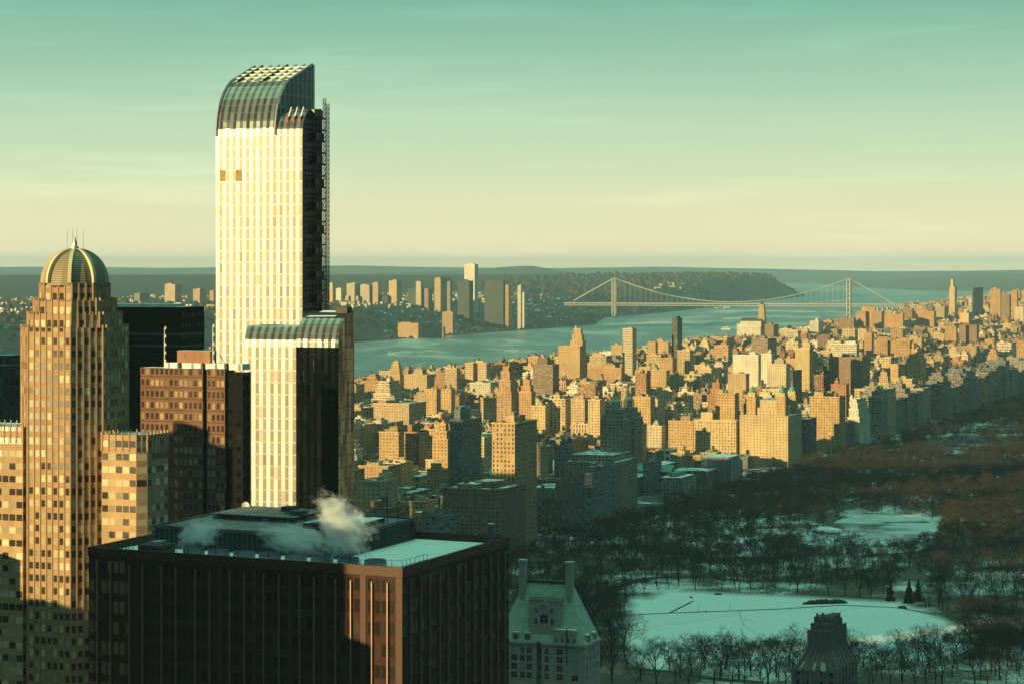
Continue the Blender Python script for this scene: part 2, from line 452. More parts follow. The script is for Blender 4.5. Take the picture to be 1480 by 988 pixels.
# dip below the park sheet
Ti = (Xi - P0[0]) * A[0] + (Yi - P0[1]) * A[1]; Oi = -((Xi - P0[0]) * C[0] + (Yi - P0[1]) * C[1])
sheet('street_ground', Xi, Yi, Zi, 'street_asphalt')

# park sheet on the street grid, a hair above the island ground
def park_z(t, o):
    e = np.minimum(np.minimum(t - T0, T1 - t), np.minimum(-12 - o, o + 830))
    f = np.clip(e / 60, 0, 1)
    flat = np.clip(np.abs(t - 640) / 260, 0, 1)           # the meadow lies flat
    return 24.12 + f * flat * (fbm(t, o, 260, 4, 5) * 5.0) + f * .5
tt = np.linspace(T0, T1, 190); oo = np.linspace(-830, -12, 60)
Og, Tg = np.meshgrid(oo, tt)
PX = P0[0] + Tg * A[0] - Og * C[0]; PY = P0[1] + Tg * A[1] - Og * C[1]
def inpoly(x, y, poly):
    r = False; j = len(poly) - 1
    for i in range(len(poly)):
        (x0, y0), (x1, y1) = poly[i], poly[j]
        if (y0 > y) != (y1 > y) and x < (x1 - x0) * (y - y0) / (y1 - y0) + x0: r = not r
        j = i
    return r
MEADOW = [onz(*p, 24.6) for p in [(893, 925), (905, 868), (960, 856), (1060, 858), (1160, 866), (1262, 868), (1330, 880), (1396, 905), (1390, 945), (1262, 966), (1120, 964), (1010, 960), (930, 975)]]
LAKE = [onz(*p, 25.5) for p in [(1150, 784), (1183, 776), (1200, 757), (1222, 746), (1262, 741), (1318, 745), (1352, 757), (1356, 776), (1338, 790), (1290, 797), (1236, 797), (1196, 793), (1165, 792)]]
wood = np.ones(PX.shape)
for i in range(PX.shape[0]):
    for j in range(PX.shape[1]):
        if inpoly(PX[i, j], PY[i, j], MEADOW): wood[i, j] = 0
PZ = park_z(Tg, Og)
def inlake(x, y, grow=1.0):
    cx = sum(p[0] for p in LAKE) / len(LAKE); cy = sum(p[1] for p in LAKE) / len(LAKE)
    return inpoly(cx + (x - cx) / grow, cy + (y - cy) / grow, LAKE)
for i in range(PX.shape[0]):
    for j in range(PX.shape[1]):
        if inlake(PX[i, j], PY[i, j], 1.25): PZ[i, j] = 24.5
sheet('park_ground', PX, PY, PZ, 'park_snow', wood.ravel())
def parkz(x, y):
    t, o = togrid(x, y)
    if not in_park(x, y): return zg(x, y)
    if inlake(x, y, 1.25): return 24.5
    return float(park_z(np.array(t), np.array(o)))

def flat(name, poly, z, mat, kind='structure', label=None):
    mb = MB(); mb.face([(x, y, z) for x, y in poly], mat, [(x, y) for x, y in poly])
    o = mb.build(name, None, (poly[0][0], poly[0][1], z)); o['kind'] = kind
    return o
def poly_ccw(p):
    s = sum(p[i][0] * p[(i + 1) % len(p)][1] - p[(i + 1) % len(p)][0] * p[i][1] for i in range(len(p)))
    return p if s > 0 else p[::-1]
lk = poly_ccw(LAKE)
sm = []
for i in range(len(lk)):
    a, b_, c, d = lk[i - 1], lk[i], lk[(i + 1) % len(lk)], lk[(i + 2) % len(lk)]
    for f in (0, .25, .5, .75):
        sm.append(tuple(.5 * (2 * b_[k] + (c[k] - a[k]) * f + (2 * a[k] - 5 * b_[k] + 4 * c[k] - d[k]) * f * f + (3 * b_[k] - a[k] - 3 * c[k] + d[k]) * f ** 3) for k in (0, 1)))
flat('lake_ice', sm, 24.62, 'lake_ice')
def ribbon(name, pts, wd, mat, dz=.12, z=None):
    mb = MB(); P = []
    for a, b_ in zip(pts, pts[1:]):
        n = max(2, int(math.dist(a, b_) / 12))
        for k in range(n): P.append((lerp(a[0], b_[0], k / n), lerp(a[1], b_[1], k / n)))
    P.append(pts[-1]); L = []; R = []
    for i, p in enumerate(P):
        q0, q1 = P[max(0, i - 1)], P[min(len(P) - 1, i + 1)]
        d = math.dist(q0, q1) or 1; nx, ny = -(q1[1] - q0[1]) / d, (q1[0] - q0[0]) / d
        zz_ = max(parkz(p[0] + nx * wd / 2 * s_, p[1] + ny * wd / 2 * s_) for s_ in (-1, 0, 1)) + dz
        L.append((p[0] + nx * wd / 2, p[1] + ny * wd / 2, zz_)); R.append((p[0] - nx * wd / 2, p[1] - ny * wd / 2, zz_))
    for i in range(len(P) - 1): mb.face([R[i], R[i + 1], L[i + 1], L[i]], mat)
    o = mb.build(name, None, (*P[0], L[0][2])); o['kind'] = 'structure'
    return o
plain('park_path', (.06, .06, .06), .8, 0, .5, .2)
plain('trodden_snow', (.46, .47, .46), .85, 0, .3, .4)
def rp(l, z=24.7): return [onz(x, y, z) for x, y in l]
ribbon('park_drive', rp([(838, 876), (868, 861), (903, 846), (945, 838), (1010, 835), (1080, 842), (1150, 838), (1230, 822)]), 11, 'park_path')
ribbon('park_path', rp([(905, 889), (960, 886.5), (1040, 884), (1131, 881), (1220, 876), (1300, 880), (1355, 890)]), 2.4, 'park_path')
ribbon('park_path', rp([(968, 886), (985, 878), (1002, 870)]), 1.6, 'park_path')
ribbon('park_path', rp([(930, 905), (990, 899), (1066, 888)]), .7, 'trodden_snow', .06)
ribbon('park_path', rp([(1068, 887), (1076, 905), (1120, 925), (1180, 945)]), .8, 'trodden_snow', .06)
ribbon('park_path', rp([(1225, 880), (1180, 905), (1090, 930), (1010, 940)]), .7, 'trodden_snow', .06)
ribbon('park_path', rp([(1093, 752), (1150, 745), (1210, 736), (1255, 722), (1310, 706), (1360, 690)]), 7, 'park_path')
ribbon('park_path', rp([(900, 968), (960, 973), (1040, 985), (1100, 990)]), 9, 'park_path')

# New Jersey: shore, hillside, plateau, cliff to the north
Yr = np.concatenate([np.arange(1500, 12000, 130), np.arange(12000, 22000, 260)])
D = np.array([0, 8, 60, 160, 280, 400, 520, 640, 780, 950, 1200, 1500, 1900, 2400, 3200, 4500, 6500, 9000, 12000.])
Xn = np.array([[xs(SHORE_W, y) - d for d in D] for y in Yr]); Yn = np.repeat(Yr[:, None], len(D), 1)
def znj(d, y):
    if d <= 0: return -1.0
    if d < 9: return 2.0
    n = smooth(y, 10600, 13500)                       # 0 = hillside of the towns, 1 = the wooded cliff
    town = 4 + 94 * smooth(d, 90, 520) * (1 - .40 * smooth(d, 1500, 4200)) + 40 * smooth(d, 5000, 9000)
    top = 92 + 62 * smooth(y, 12500, 16500) - 30 * smooth(y, 19000, 21500)
    cliff = 6 + (top - 6) * smooth(d, 10, 330)
    return lerp(town, cliff, n)
Zn = np.array([[znj(d, y) for d in D] for y in Yr])
Zn = Zn + (fbm(Xn, Yn, 700, 4, 11) - .5) * 26 * np.clip(np.repeat(D[None], len(Yr), 0) / 500, 0, 1)
sheet('jersey_hillside', Xn[Yr < 12200], Yn[Yr < 12200], Zn[Yr < 12200], 'jersey_hillside')
k0 = int(np.argmax(Yr >= 12200)) - 1
sheet('wooded_cliff', Xn[k0:], Yn[k0:], Zn[k0:], 'cliff_wood')
def jz(x, y):
    d = xs(SHORE_W, y) - x
    return znj(d, y) + (float(fbm(np.array(x), np.array(y), 700, 4, 11)) - .5) * 26 * min(1, max(0, d / 500))

# far shore upriver and the hills on the horizon
def ridge(name, y0, y1, x0, x1, zt, seed, mat='far_hill_wood', n=220):
    X, Y = np.meshgrid(np.linspace(x0, x1, n), np.linspace(y0, y1, 14))
    f = (Y - y0) / (y1 - y0)
    h = zt(X) * np.sin(np.clip(f * 1.6, 0, 1) * math.pi / 2) * (.55 + .85 * fbm(X, Y, 4200, 5, seed)) - 1
    return sheet(name, X, Y, h, mat)
ridge('far_hills', 30000, 40500, -14500, 20000, lambda X: np.interp(X, [-14500, -9000, -5500, -2500, 0, 2500, 5500, 20000], [150, 185, 150, 190, 150, 165, 110, 110]), 21)
ridge('far_hills', 22500, 27500, -14000, 1500, lambda X: np.interp(X, [-14000, -6000, -3500, -600, 200, 700, 1500], [100, 110, 95, 150, 190, 120, 0]), 33)
ridge('far_shore', 21500, 29000, 3600, 16000, lambda X: np.interp(X, [3600, 4300, 6000, 9000, 16000], [0, 55, 110, 125, 130]), 44)
# ------------------------------------------------------------------ the city: one builder for every ordinary block
TAN, OCHRE, CREAM, PALE = (.50, .36, .21), (.52, .34, .16), (.60, .50, .34), (.68, .62, .50)
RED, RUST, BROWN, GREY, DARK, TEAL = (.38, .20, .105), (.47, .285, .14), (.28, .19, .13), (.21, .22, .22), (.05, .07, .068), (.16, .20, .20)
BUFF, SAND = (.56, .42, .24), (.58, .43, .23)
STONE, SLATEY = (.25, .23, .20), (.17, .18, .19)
CNAME = {TAN: 'tan', OCHRE: 'ochre', CREAM: 'cream', PALE: 'pale', RED: 'red brick', RUST: 'rust brick', BROWN: 'brown', GREY: 'grey', DARK: 'dark', TEAL: 'grey-green', BUFF: 'buff', SAND: 'sand', STONE: 'stone', SLATEY: 'slate-coloured'}
PUV = {'punched_brick': 3.4, 'paired_brick': 4.6, 'tall_windows': 2.9, 'balcony_slab': 4.2, 'ribbon_slab': 3.0, 'vertical_piers': 3.6, 'wide_bands': 4.0, 'large_grid': 5.4, 'small_windows': 3.8}

def tank(mb, x, y, z, r=2.0, h=4.2, leg=3.0):
    for sx, sy in ((1, 1), (1, -1), (-1, 1), (-1, -1)):
        mb.tube((x + sx * r * .62, y + sy * r * .62, z), (x + sx * r * .62, y + sy * r * .62, z + leg), .16, .16, 4, 'dark_metal')
    mb.lathe((x, y), [(0.01, z + leg), (r, z + leg + .01), (r * .96, z + leg + h), (0, z + leg + h + r * .75)], 10, 'water_tank_wood')

def emit(b, part):
    """part(name) -> MB to draw into"""
    t0, t1, o0, o1, z0, zt = b['t0'], b['t1'], b['o0'], b['o1'], b['z0'], b['zt']
    fac, tint = b['fac'], b['tint']; pu = PUV[fac]
    rr = random.Random(b['seed'])
    if 'xl' not in b:
        j = rr.uniform(.78, 1.2); tint = tuple(min(.8, x * j * rr.uniform(.95, 1.05)) for x in tint)
    dark = tuple(x * .72 for x in tint); lite = tuple(min(.8, x * 1.18) for x in tint)
    def tier(t0, t1, o0, o1, za, zb, cor=True):
        w_ = part('wall')
        w_.prism([grid(t0, o1), grid(t0, o0), grid(t1, o0), grid(t1, o1)], za, zb, fac, None, tint, pu, z0)
        part('roof').gbox(t0 + .3, t1 - .3, o0 + .3, o1 - .3, zb - 1.3, zb - 1.0, 'snowy_roof', 'snowy_roof')
        if cor and part('cornice') is not None:
            b['nc'] = b.get('nc', 0) + 1; c = part('cornice.%d' % b['nc']); e = .45
            c.gbox(t0 - e, t0, o0 - e, o1 + e, zb - .9, zb + .25, 'penthouse_brick', None, lite)
            c.gbox(t0, t1, o0 - e, o0, zb - .9, zb + .25, 'penthouse_brick', None, lite)
    st = b.get('style', 'flat')
    H = zt - z0
    W, Dp = o1 - o0, t1 - t0
    ztop = zt; tt0, tt1, oo0, oo1 = t0, t1, o0, o1
    if st == 'stepped':
        k = 4 if H > 45 else 3; zc = z0; hs = [.62, .80, .92, 1.0][:k] if k == 4 else [.7, .88, 1.0]
        for i, f in enumerate(hs):
            ins = i * min(W, Dp) * .10
            tier(t0 + ins, t1 - ins, o0 + ins, o1 - ins, zc if i == 0 else zc - 1.0, z0 + H * f); zc = z0 + H * f
            tt0, tt1, oo0, oo1 = t0 + ins, t1 - ins, o0 + ins, o1 - ins
    elif st == 'terrace':
        for i, f in enumerate([.35, .5, .65, .8, .92, 1.0]):
            ins = i * W * .07
            tier(t0 + i * 1.2, t1, o0 + ins * .6, o1 - ins, z0 if i == 0 else z0 + H * [.35, .5, .65, .8, .92][i - 1] - 1.0, z0 + H * f)
            tt0, tt1, oo0, oo1 = t0 + i * 1.2, t1, o0 + ins * .6, o1 - ins
    elif st == 'crown':                                # shaft with small set-back crown
        tier(t0, t1, o0, o1, z0, z0 + H * .80)
        i1 = min(W, Dp) * .14
        tier(t0 + i1, t1 - i1, o0 + i1, o1 - i1, z0 + H * .80 - 1, z0 + H * .90)
        i2 = min(W, Dp) * .27
        tier(t0 + i2, t1 - i2, o0 + i2, o1 - i2, z0 + H * .90 - 1, zt)
        tt0, tt1, oo0, oo1 = t0 + i2, t1 - i2, o0 + i2, o1 - i2
    elif st == 'court':                                # two wings round a light court facing south
        tier(t0 + Dp * .35, t1, o0, o1, z0, zt)
        tier(t0, t0 + Dp * .35 + .01, o0, o0 + W * .38, z0, zt - .02, False)
        tier(t0, t0 + Dp * .35 + .01, o1 - W * .38, o1, z0, zt - .02, False)
        tt0 = t0 + Dp * .35
    else:
        tier(t0, t1, o0, o1, z0, zt)
    W, Dp = oo1 - oo0, tt1 - tt0
    zr = ztop - 1.0
    if b.get('pent', True) and W > 6 and Dp > 6:
        for q in range(b.get('npent', 1)):
            ww, dd = W * rr.uniform(.22, .42), Dp * rr.uniform(.25, .42)
            if st == 'tower': ww, dd = W * .5, Dp * .5
            po, pt_ = rr.uniform(oo0 + 1, max(oo0 + 1.1, oo1 - ww - 1)), rr.uniform(tt0 + 1, max(tt0 + 1.1, tt1 - dd - 1))
            ph = b.get('ph', rr.uniform(3.5, 6.5))
            m = part('penthouse.%d' % q); m.gbox(pt_, pt_ + dd, po, po + ww, zr, zr + ph, 'penthouse_brick', 'snowy_roof', tint if rr.random() < .7 else dark, 5.0)
            if rr.random() < .5: m.gbox(pt_ + dd * .2, pt_ + dd * .8, po + ww * .2, po + ww * .75, zr + ph, zr + ph + 2.4, 'penthouse_brick', 'snowy_roof', dark, 5.0)
    for q in range(b.get('tanks', 0)):
        o, t = rr.uniform(oo0 + W * .2, oo1 - W * .2), rr.uniform(tt0 + Dp * .2, tt1 - Dp * .2)
        x, y = grid(t, o); tank(part('water_tank' if q == 0 else 'water_tank.%d' % q), x, y, zr, rr.uniform(1.6, 2.3), rr.uniform(3.4, 4.6), rr.uniform(2.5, 6))
    for q in range(b.get('clut', 2)):                  # stair bulkheads and vents
        o, t = rr.uniform(oo0 + 1, max(oo0 + 1.2, oo1 - 4)), rr.uniform(tt0 + 1, max(tt0 + 1.2, tt1 - 4))
        s = rr.uniform(1.2, 2.8); part('bulkhead.%d' % q).gbox(t, t + s, o, o + s * rr.uniform(.8, 1.6), zr, zr + rr.uniform(1.5, 3.4), 'penthouse_brick', 'snowy_roof', rr.choice([tint, dark, lite, (.2, .2, .2)]), 5.0)

def build_building(b, name='apartment_building'):
    x, y = grid((b['t0'] + b['t1']) / 2, (b['o0'] + b['o1']) / 2)
    e = empty(name, (x, y, b['z0']), b['label'], b.get('cat', 'apartment building'), b.get('group'))
    parts = {}
    def part(n): return parts.setdefault(n, MB())
    emit(b, part)
    for n, m in parts.items():
        if m.f: m.build(n.split('.')[0], e)
    b['obj'] = e
    return e

def block(xl, xc, xr, yt, Y, tint, fac='punched_brick', style='flat', yb=None, **kw):
    """a block given by the photo columns of its south face (xl..xc) and east face (xc..xr), its top row and its distance"""
    Kx, Ky = at(xc, Y); kl = (xl - PX0) / F; kr = (xr - PX0) / F
    w_ = (Kx - kl * Ky) / (.931 + .365 * kl)
    d = (kr * Ky - Kx) / (.365 - .931 * kr)
    d = max(d, kw.pop('dmin', 14.0))
    t, o = togrid(Kx, Ky)
    b = dict(t0=t, t1=t + d, o0=o, o1=o + w_, z0=zg(Kx, Ky) - .5, zt=zof(yt, Y), tint=tint, fac=fac, style=style,
             yb=yb if yb else yt + 40, xl=xl, xr=xr, yt=yt, Y=Y, seed=int(xl * 7 + yt))
    b.update(kw)
    return b

LM = []
def lm(*a, **k): LM.append(block(*a, **k))
lm(534, 566, 584, 551, 3550, CREAM, 'ribbon_slab', 'terrace', yb=583, label='cream terraced block stepping back like a wedding cake beside the river')
lm(562, 578, 584, 523, 4100, OCHRE, 'punched_brick', 'stepped', yb=550, label='ochre stepped tower topped by a small cube, against the river')
lm(584, 617, 626, 541, 4000, TAN, 'punched_brick', yb=565, ph=9, tanks=1, label='tan block with a red cube tower on its roof, at the river edge')
lm(630, 643, 648, 538, 3900, RED, yb=560, label='narrow red brick block on the river side of the city')
lm(643, 660, 664, 532, 3800, TAN, 'tall_windows', yb=562, label='tan tower with vertical piers right of the narrow red block')
lm(672, 703, 710, 524, 4000, SAND, 'tall_windows', 'court', yb=549, tanks=1, label='large sand-coloured block with a stepped right wing beside the river')
lm(718, 739, 750, 530, 3190, RUST, 'paired_brick', 'stepped', yb=609, tanks=1, label='tall rust brick tower with ornate stepped top and corner piers')
lm(750, 768, 774, 549, 3100, RUST, 'punched_brick', 'crown', yb=607, label='rust brick tower with pyramid of setbacks right of the ornate tower')
lm(770, 799, 808, 527, 3700, BROWN, 'balcony_slab', 'tower', yb=571, ph=11, tint2=PALE, label='brown slab tower with pale balcony corners and a cube on the roof')
lm(613, 631, 637, 562, 3150, OCHRE, yb=599, label='ochre block, left one of a pair in front of the river row')
lm(637, 652, 656, 562, 3200, OCHRE, 'punched_brick', yb=595, label='ochre block, right one of a pair in front of the river row')
lm(540, 591, 616, 583, 2900, TAN, yb=607, npent=2, label='wide low tan block with a long dark east side below the terraced block')
lm(768, 788, 792, 586, 2870, SAND, yb=610, tanks=1, label='sand-coloured block, first of four in the row behind the snowy roofs')
lm(794, 817, 824, 576, 2880, BUFF, 'paired_brick', yb=611, tanks=1, label='buff block, second of four in the row behind the snowy roofs')
lm(825, 845, 850, 577, 2870, TAN, yb=610, npent=2, label='tan block, third of four in the row behind the snowy roofs')
lm(850, 867, 874, 577, 2780, SAND, yb=626, tanks=1, label='sand-coloured block, fourth of four in the row behind the snowy roofs')
lm(548, 576, 581, 624, 2450, OCHRE, yb=667, tanks=1, label='ochre block half in shadow right of the glass skyscraper')
lm(583, 602, 606, 624, 2480, RED, 'paired_brick', yb=659, ph=8, label='red brick block with close windows beside the half-shaded ochre block')
lm(605, 634, 640, 620, 2470, OCHRE, yb=660, npent=2, label='wide ochre block left of the slim set-back tower')
lm(626, 647, 652, 612, 2300, OCHRE, 'punched_brick', 'crown', yb=678, tanks=1, label='slim ochre set-back tower with a round tank on its top')
lm(617, 650, 653, 678, 2260, OCHRE, yb=707, label='ochre base block in front of the slim set-back tower')
lm(650, 668, 696, 607, 2250, TEAL, 'balcony_slab', 'tower', yb=678, ph=11, label='grey-green modern slab with balcony rows and a mechanical cube')
lm(711, 744, 776, 611, 1850, OCHRE, 'tall_windows', yb=706, npent=2, ph=5, label='tall ochre twin-fronted tower lit above the dark park avenue block')
lm(516, 550, 574, 695, 1750, BUFF, 'small_windows', yb=744, label='plain buff block with blank lit wall right of the glass skyscraper foot')
lm(640, 722, 760, 707, 1790, BROWN, 'punched_brick', yb=765, npent=2, tanks=1, label='broad brown block in shadow at the foot of the twin-fronted tower')
lm(613, 651, 656, 744, 1700, GREY, 'paired_brick', yb=768, label='low grey block with a pale cornice behind the dark office roof')
lm(776, 791, 798, 644, 2150, BUFF, 'small_windows', yb=680, tanks=1, label='buff narrow block with rooftop tank right of the twin-fronted tower')
lm(801, 822, 830, 644, 2150, GREY, 'punched_brick', yb=690, tanks=1, label='grey block in shadow between buff narrow block and twin spires')
lm(915, 940, 947, 573, 2750, OCHRE, yb=612, npent=2, label='ochre block just right of the twin-spired towers')
lm(919, 929, 932, 612, 2650, RUST, yb=650, label='narrow rust brick block at the right shoulder of the twin spires')
lm(930, 956, 962, 615, 2730, CREAM, 'punched_brick', yb=647, label='cream block with a red base above the museum roofs')
lm(966, 1002, 1006, 608, 2714, OCHRE, 'punched_brick', yb=646, tanks=1, label='wide ochre block behind the museum, left one of two')
lm(1003, 1064, 1068, 607, 2692, SAND, 'punched_brick', 'flat', yb=646, ph=9, label='very wide sand-coloured block with a roof turret behind the museum')
lm(918, 934, 940, 540, 3100, RED, yb=575, tanks=1, label='red brick tower in the rows behind the twin spires')
lm(1023, 1043, 1048, 553, 3000, RED, 'punched_brick', 'crown', yb=590, tanks=1, label='red brick tower with a domed top left of the massive turreted block')
lm(1034, 1062, 1068, 568, 2800, OCHRE, yb=603, label='ochre tower half hidden behind the wide sand-coloured block')
lm(1052, 1078, 1083, 540, 3400, TAN, 'small_windows', yb=570, label='tan slab in front of the pale twin slabs')
lm(807, 838, 846, 500, 4300, OCHRE, 'punched_brick', yb=547, npent=0, pent=False, label='broad ochre block carrying a tall dark-capped tower by the river')
lm(824, 842, 847, 475, 4310, OCHRE, 'tall_windows', 'crown', yb=502, label='ochre tower with dark cap rising from a broad block by the river')
lm(900, 914, 920, 475, 4350, CREAM, 'ribbon_slab', 'tower', yb=540, label='slim cream glass tower with a white lower half near the river')
lm(971, 979, 986, 460, 4400, DARK, 'ribbon_slab', 'tower', yb=515, label='dark slim glass tower standing above the riverside roofs')
lm(1105, 1118, 1125, 469, 6400, BROWN, 'small_windows', yb=487, label='brown twin slab right of the church tower')
lm(1059, 1096, 1100, 513, 3700, PALE, 'small_windows', yb=553, label='pale wide slab, left one of the pale housing slabs')
lm(1100, 1115, 1120, 511, 3820, PALE, 'small_windows', yb=545, label='pale narrow slab, middle one of the pale housing slabs')
lm(1110, 1136, 1142, 526, 3600, CREAM, 'punched_brick', 'tower', yb=560, ph=8, label='cream slab with a white cube on top, right one of the pale slabs')
lm(979, 997, 1002, 506, 4000, SAND, 'balcony_slab', yb=533, label='sand-coloured balcony slab right of the dark slim tower')
lm(953, 972, 978, 517, 3950, RUST, yb=540, label='rust brick block left of the sand-coloured balcony slab')
lm(918, 963, 968, 535, 3700, OCHRE, 'punched_brick', 'court', yb=558, tanks=1, label='large ochre court block below the dark slim glass tower')
lm(849, 898, 903, 531, 3900, RUST, 'punched_brick', yb=547, label='long low rust brick block right of the dark-capped tower')
lm(936, 966, 969, 494, 4900, OCHRE, 'punched_brick', 'court', yb=506, label='wide ochre block on the river drive left of the dark slim tower')
lm(883, 899, 903, 499, 4900, TAN, yb=512, label='tan block on the river drive left of the slim cream tower')
lm(1149, 1170, 1176, 503, 3700, SAND, 'small_windows', 'tower', yb=565, ph=9, label='tall sand-coloured slab tower right of the pale slabs')
lm(1201, 1238, 1242, 497, 4000, PALE, 'ribbon_slab', yb=520, npent=2, label='pale wide slab with bright corner piers above a dark block')
lm(1190, 1198, 1211, 517, 3650, DARK, 'balcony_slab', yb=570, label='dark slab in shadow, left one of a pair below the pale slab')
lm(1209, 1246, 1257, 516, 3720, BROWN, 'small_windows', yb=530, label='brown wide slab lit along the top, below the pale slab')
lm(1141, 1146, 1159, 536, 3300, DARK, 'ribbon_slab', yb=560, label='dark narrow block between the cream slab and the sand tower')
lm(1237, 1274, 1278, 450, 6900, RUST, 'punched_brick', 'court', yb=474, npent=2, ph=13, label='large rust brick block with a square tower right of bridge tower')
lm(1278, 1305, 1307, 454, 6700, RUST, 'small_windows', yb=473, label='plain rust brick slab right of the block with the square tower')
lm(1324, 1350, 1353, 450, 7000, RUST, 'small_windows', yb=472, label='wide rust brick slab beyond the dark wooded slope')
lm(1170, 1183, 1190, 464, 6300, PALE, 'ribbon_slab', yb=482, label='white glass cube beside the river left of the bridge tower')
lm(1213, 1234, 1237, 460, 6800, BROWN, 'small_windows', yb=474, label='brown slab at the foot of the right bridge tower')
lm(1372, 1380, 1383, 415, 8000, BUFF, 'small_windows', 'tower', yb=450, ph=26, label='buff tower standing highest on the far uptown hill')
lm(1404, 1406, 1421, 416, 8200, TEAL, 'ribbon_slab', yb=435, label='dark green glass block on the far uptown hill')
lm(1431, 1446, 1448, 418, 8000, RUST, 'small_windows', yb=435, npent=2, label='rust brick block with two roof boxes on the uptown hill')
lm(1447, 1459, 1461, 425, 7900, BROWN, 'small_windows', yb=442, label='brown slab, left one of a pair on the uptown hill')
lm(1462, 1470, 1472, 420, 7800, RUST, 'small_windows', yb=442, label='rust slab, right one of a pair on the uptown hill')
lm(1310, 1330, 1339, 505, 4100, OCHRE, 'punched_brick', 'crown', yb=550, tanks=1, label='tall ochre tower with turret standing over the far park edge')
lm(1424, 1444, 1448, 505, 4600, RUST, 'punched_brick', 'stepped', yb=540, label='stepped rust brick block near the far right of the park edge')
lm(1469, 1486, 1491, 497, 4500, RUST, yb=530, label='rust brick tower cut by the right picture edge')
lm(1263, 1315, 1318, 492, 5100, RUST, 'tall_windows', 'court', yb=515, npent=2, label='long rust brick hospital block with vertical bays')
lm(1249, 1260, 1263, 482, 5200, RUST, 'small_windows', 'tower', yb=503, label='narrow rust brick tower left of the long hospital block')
lm(1366, 1382, 1384, 472, 5800, RUST, 'small_windows', yb=495, label='rust slab, left one of two on the right uptown slope')
lm(1386, 1412, 1415, 470, 5900, BROWN, 'small_windows', 'court', yb=495, label='brown block, right one of two on the right uptown slope')
lm(1225, 1242, 1258, 577, 2967, PALE, 'small_windows', 'stepped', yb=610, tanks=1, label='pale block with white lit crown in the shaded park avenue row')
lm(1170, 1213, 1222, 573, 2850, OCHRE, 'punched_brick', 'flat', yb=592, npent=3, tanks=1, label='ochre block with crowded rooftop right of the massive turreted block')
lm(1201, 1223, 1227, 555, 3050, RED, 'small_windows', yb=572, tanks=1, label='red brick block with clock-like turret behind the crowded rooftop')
lm(1266, 1286, 1290, 538, 3350, TAN, 'punched_brick', 'stepped', yb=556, tanks=1, label='tan stepped block behind the pale lit crown')
lm(1293, 1318, 1322, 547, 3420, SAND, 'small_windows', yb=566, label='sand-coloured lit top in front of the tall turreted ochre tower')
lm(929, 938, 956, 668, 2330, GREY, 'punched_brick', yb=725, label='grey park avenue block in shadow right of the twin spires')
lm(838, 856, 888, 684, 2070, GREY, 'paired_brick', yb=757, npent=3, label='grey park avenue block with pale window bays left of twin spires')

# the shaded row along the park's west avenue, beyond the museum and the turreted block
CPW = []
t = 1865.0
while t < 4000:
    d = rng.uniform(34, 64)
    h = rng.choice([42, 46, 50, 52, 56, 58, 62, 66]) + rng.uniform(-2, 2)
    if 2080 < t < 2160: h = 50
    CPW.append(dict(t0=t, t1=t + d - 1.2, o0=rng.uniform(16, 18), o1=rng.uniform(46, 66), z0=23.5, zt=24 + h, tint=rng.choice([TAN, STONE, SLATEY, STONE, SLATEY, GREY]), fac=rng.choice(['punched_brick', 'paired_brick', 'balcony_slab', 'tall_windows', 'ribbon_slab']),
                    style=rng.choice(['flat', 'flat', 'stepped', 'crown']), tanks=rng.choice([0, 1, 1, 2]), npent=rng.choice([1, 2]), seed=int(t)))
    t += d + (16 if int((t + d) / 80) != int(t / 80) and rng.random() < .6 else 0)
for t, d, h in ((655, 40, 45), (760, 36, 52), (815, 40, 42), (300, 60, 40), (380, 60, 48), (470, 60, 60), (560, 70, 52)):
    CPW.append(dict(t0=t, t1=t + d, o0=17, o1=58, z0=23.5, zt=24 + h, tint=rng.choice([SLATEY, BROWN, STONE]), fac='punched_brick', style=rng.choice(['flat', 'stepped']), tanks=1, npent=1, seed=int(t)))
for b in CPW: b['row'] = True

# ordinary blocks on the street grid
GEN = []
AVE = [14, 262, 510, 700, 930, 1120]                # building lines east side of each block, crosstown
rg = random.Random(811)
pal = [TAN] * 5 + [OCHRE] * 5 + [SAND] * 4 + [BUFF] * 4 + [RUST] * 4 + [RED] * 3 + [BROWN] * 3 + [CREAM] * 4 + [GREY] * 1 + [PALE] * 3
facs = ['punched_brick'] * 4 + ['paired_brick'] * 3 + ['tall_windows'] * 2 + ['small_windows'] * 3 + ['balcony_slab', 'ribbon_slab', 'vertical_piers', 'vertical_piers', 'wide_bands', 'large_grid', 'large_grid']
def gen(t0, t1, o0, o1, h, low=False):
    x, y = grid(t0, o0)
    if y < 1200: return
    if max(pxof(*grid(a, b)) for a in (t0, t1) for b in (o0, o1)) < -70 or min(pxof(*grid(a, b)) for a in (t0, t1) for b in (o0, o1)) > 1560: return
    if x < xs(SHORE_E, y) + 120: return
    qq = [.559 * grid(a, b)[0] - .829 * grid(a, b)[1] for a in (t0, t1) for b in (o0, o1)]
    if t0 < 700 and min(qq) < -1058 and max(qq) > -1084: return      # blocks left out along the sun's line so one beam reaches the meadow
    z0 = zg(x, y) - .5
    st = rg.choice(['flat'] * 6 + ['stepped', 'court', 'crown']) if h > 35 else 'flat'
    GEN.append(dict(t0=t0, t1=t1, o0=o0, o1=o1, z0=z0, zt=z0 + h, tint=rg.choice(pal), fac=rg.choice(facs), style=st, tanks=rg.choice([0, 1, 1]) if not low else (1 if rg.random() < .12 else 0),
                    npent=rg.choice([1, 1, 2]) if h > 30 else 1, pent=(not low) or rg.random() < .4, clut=rg.choice([2, 3, 4]), seed=rg.randrange(10 ** 6), low=low))
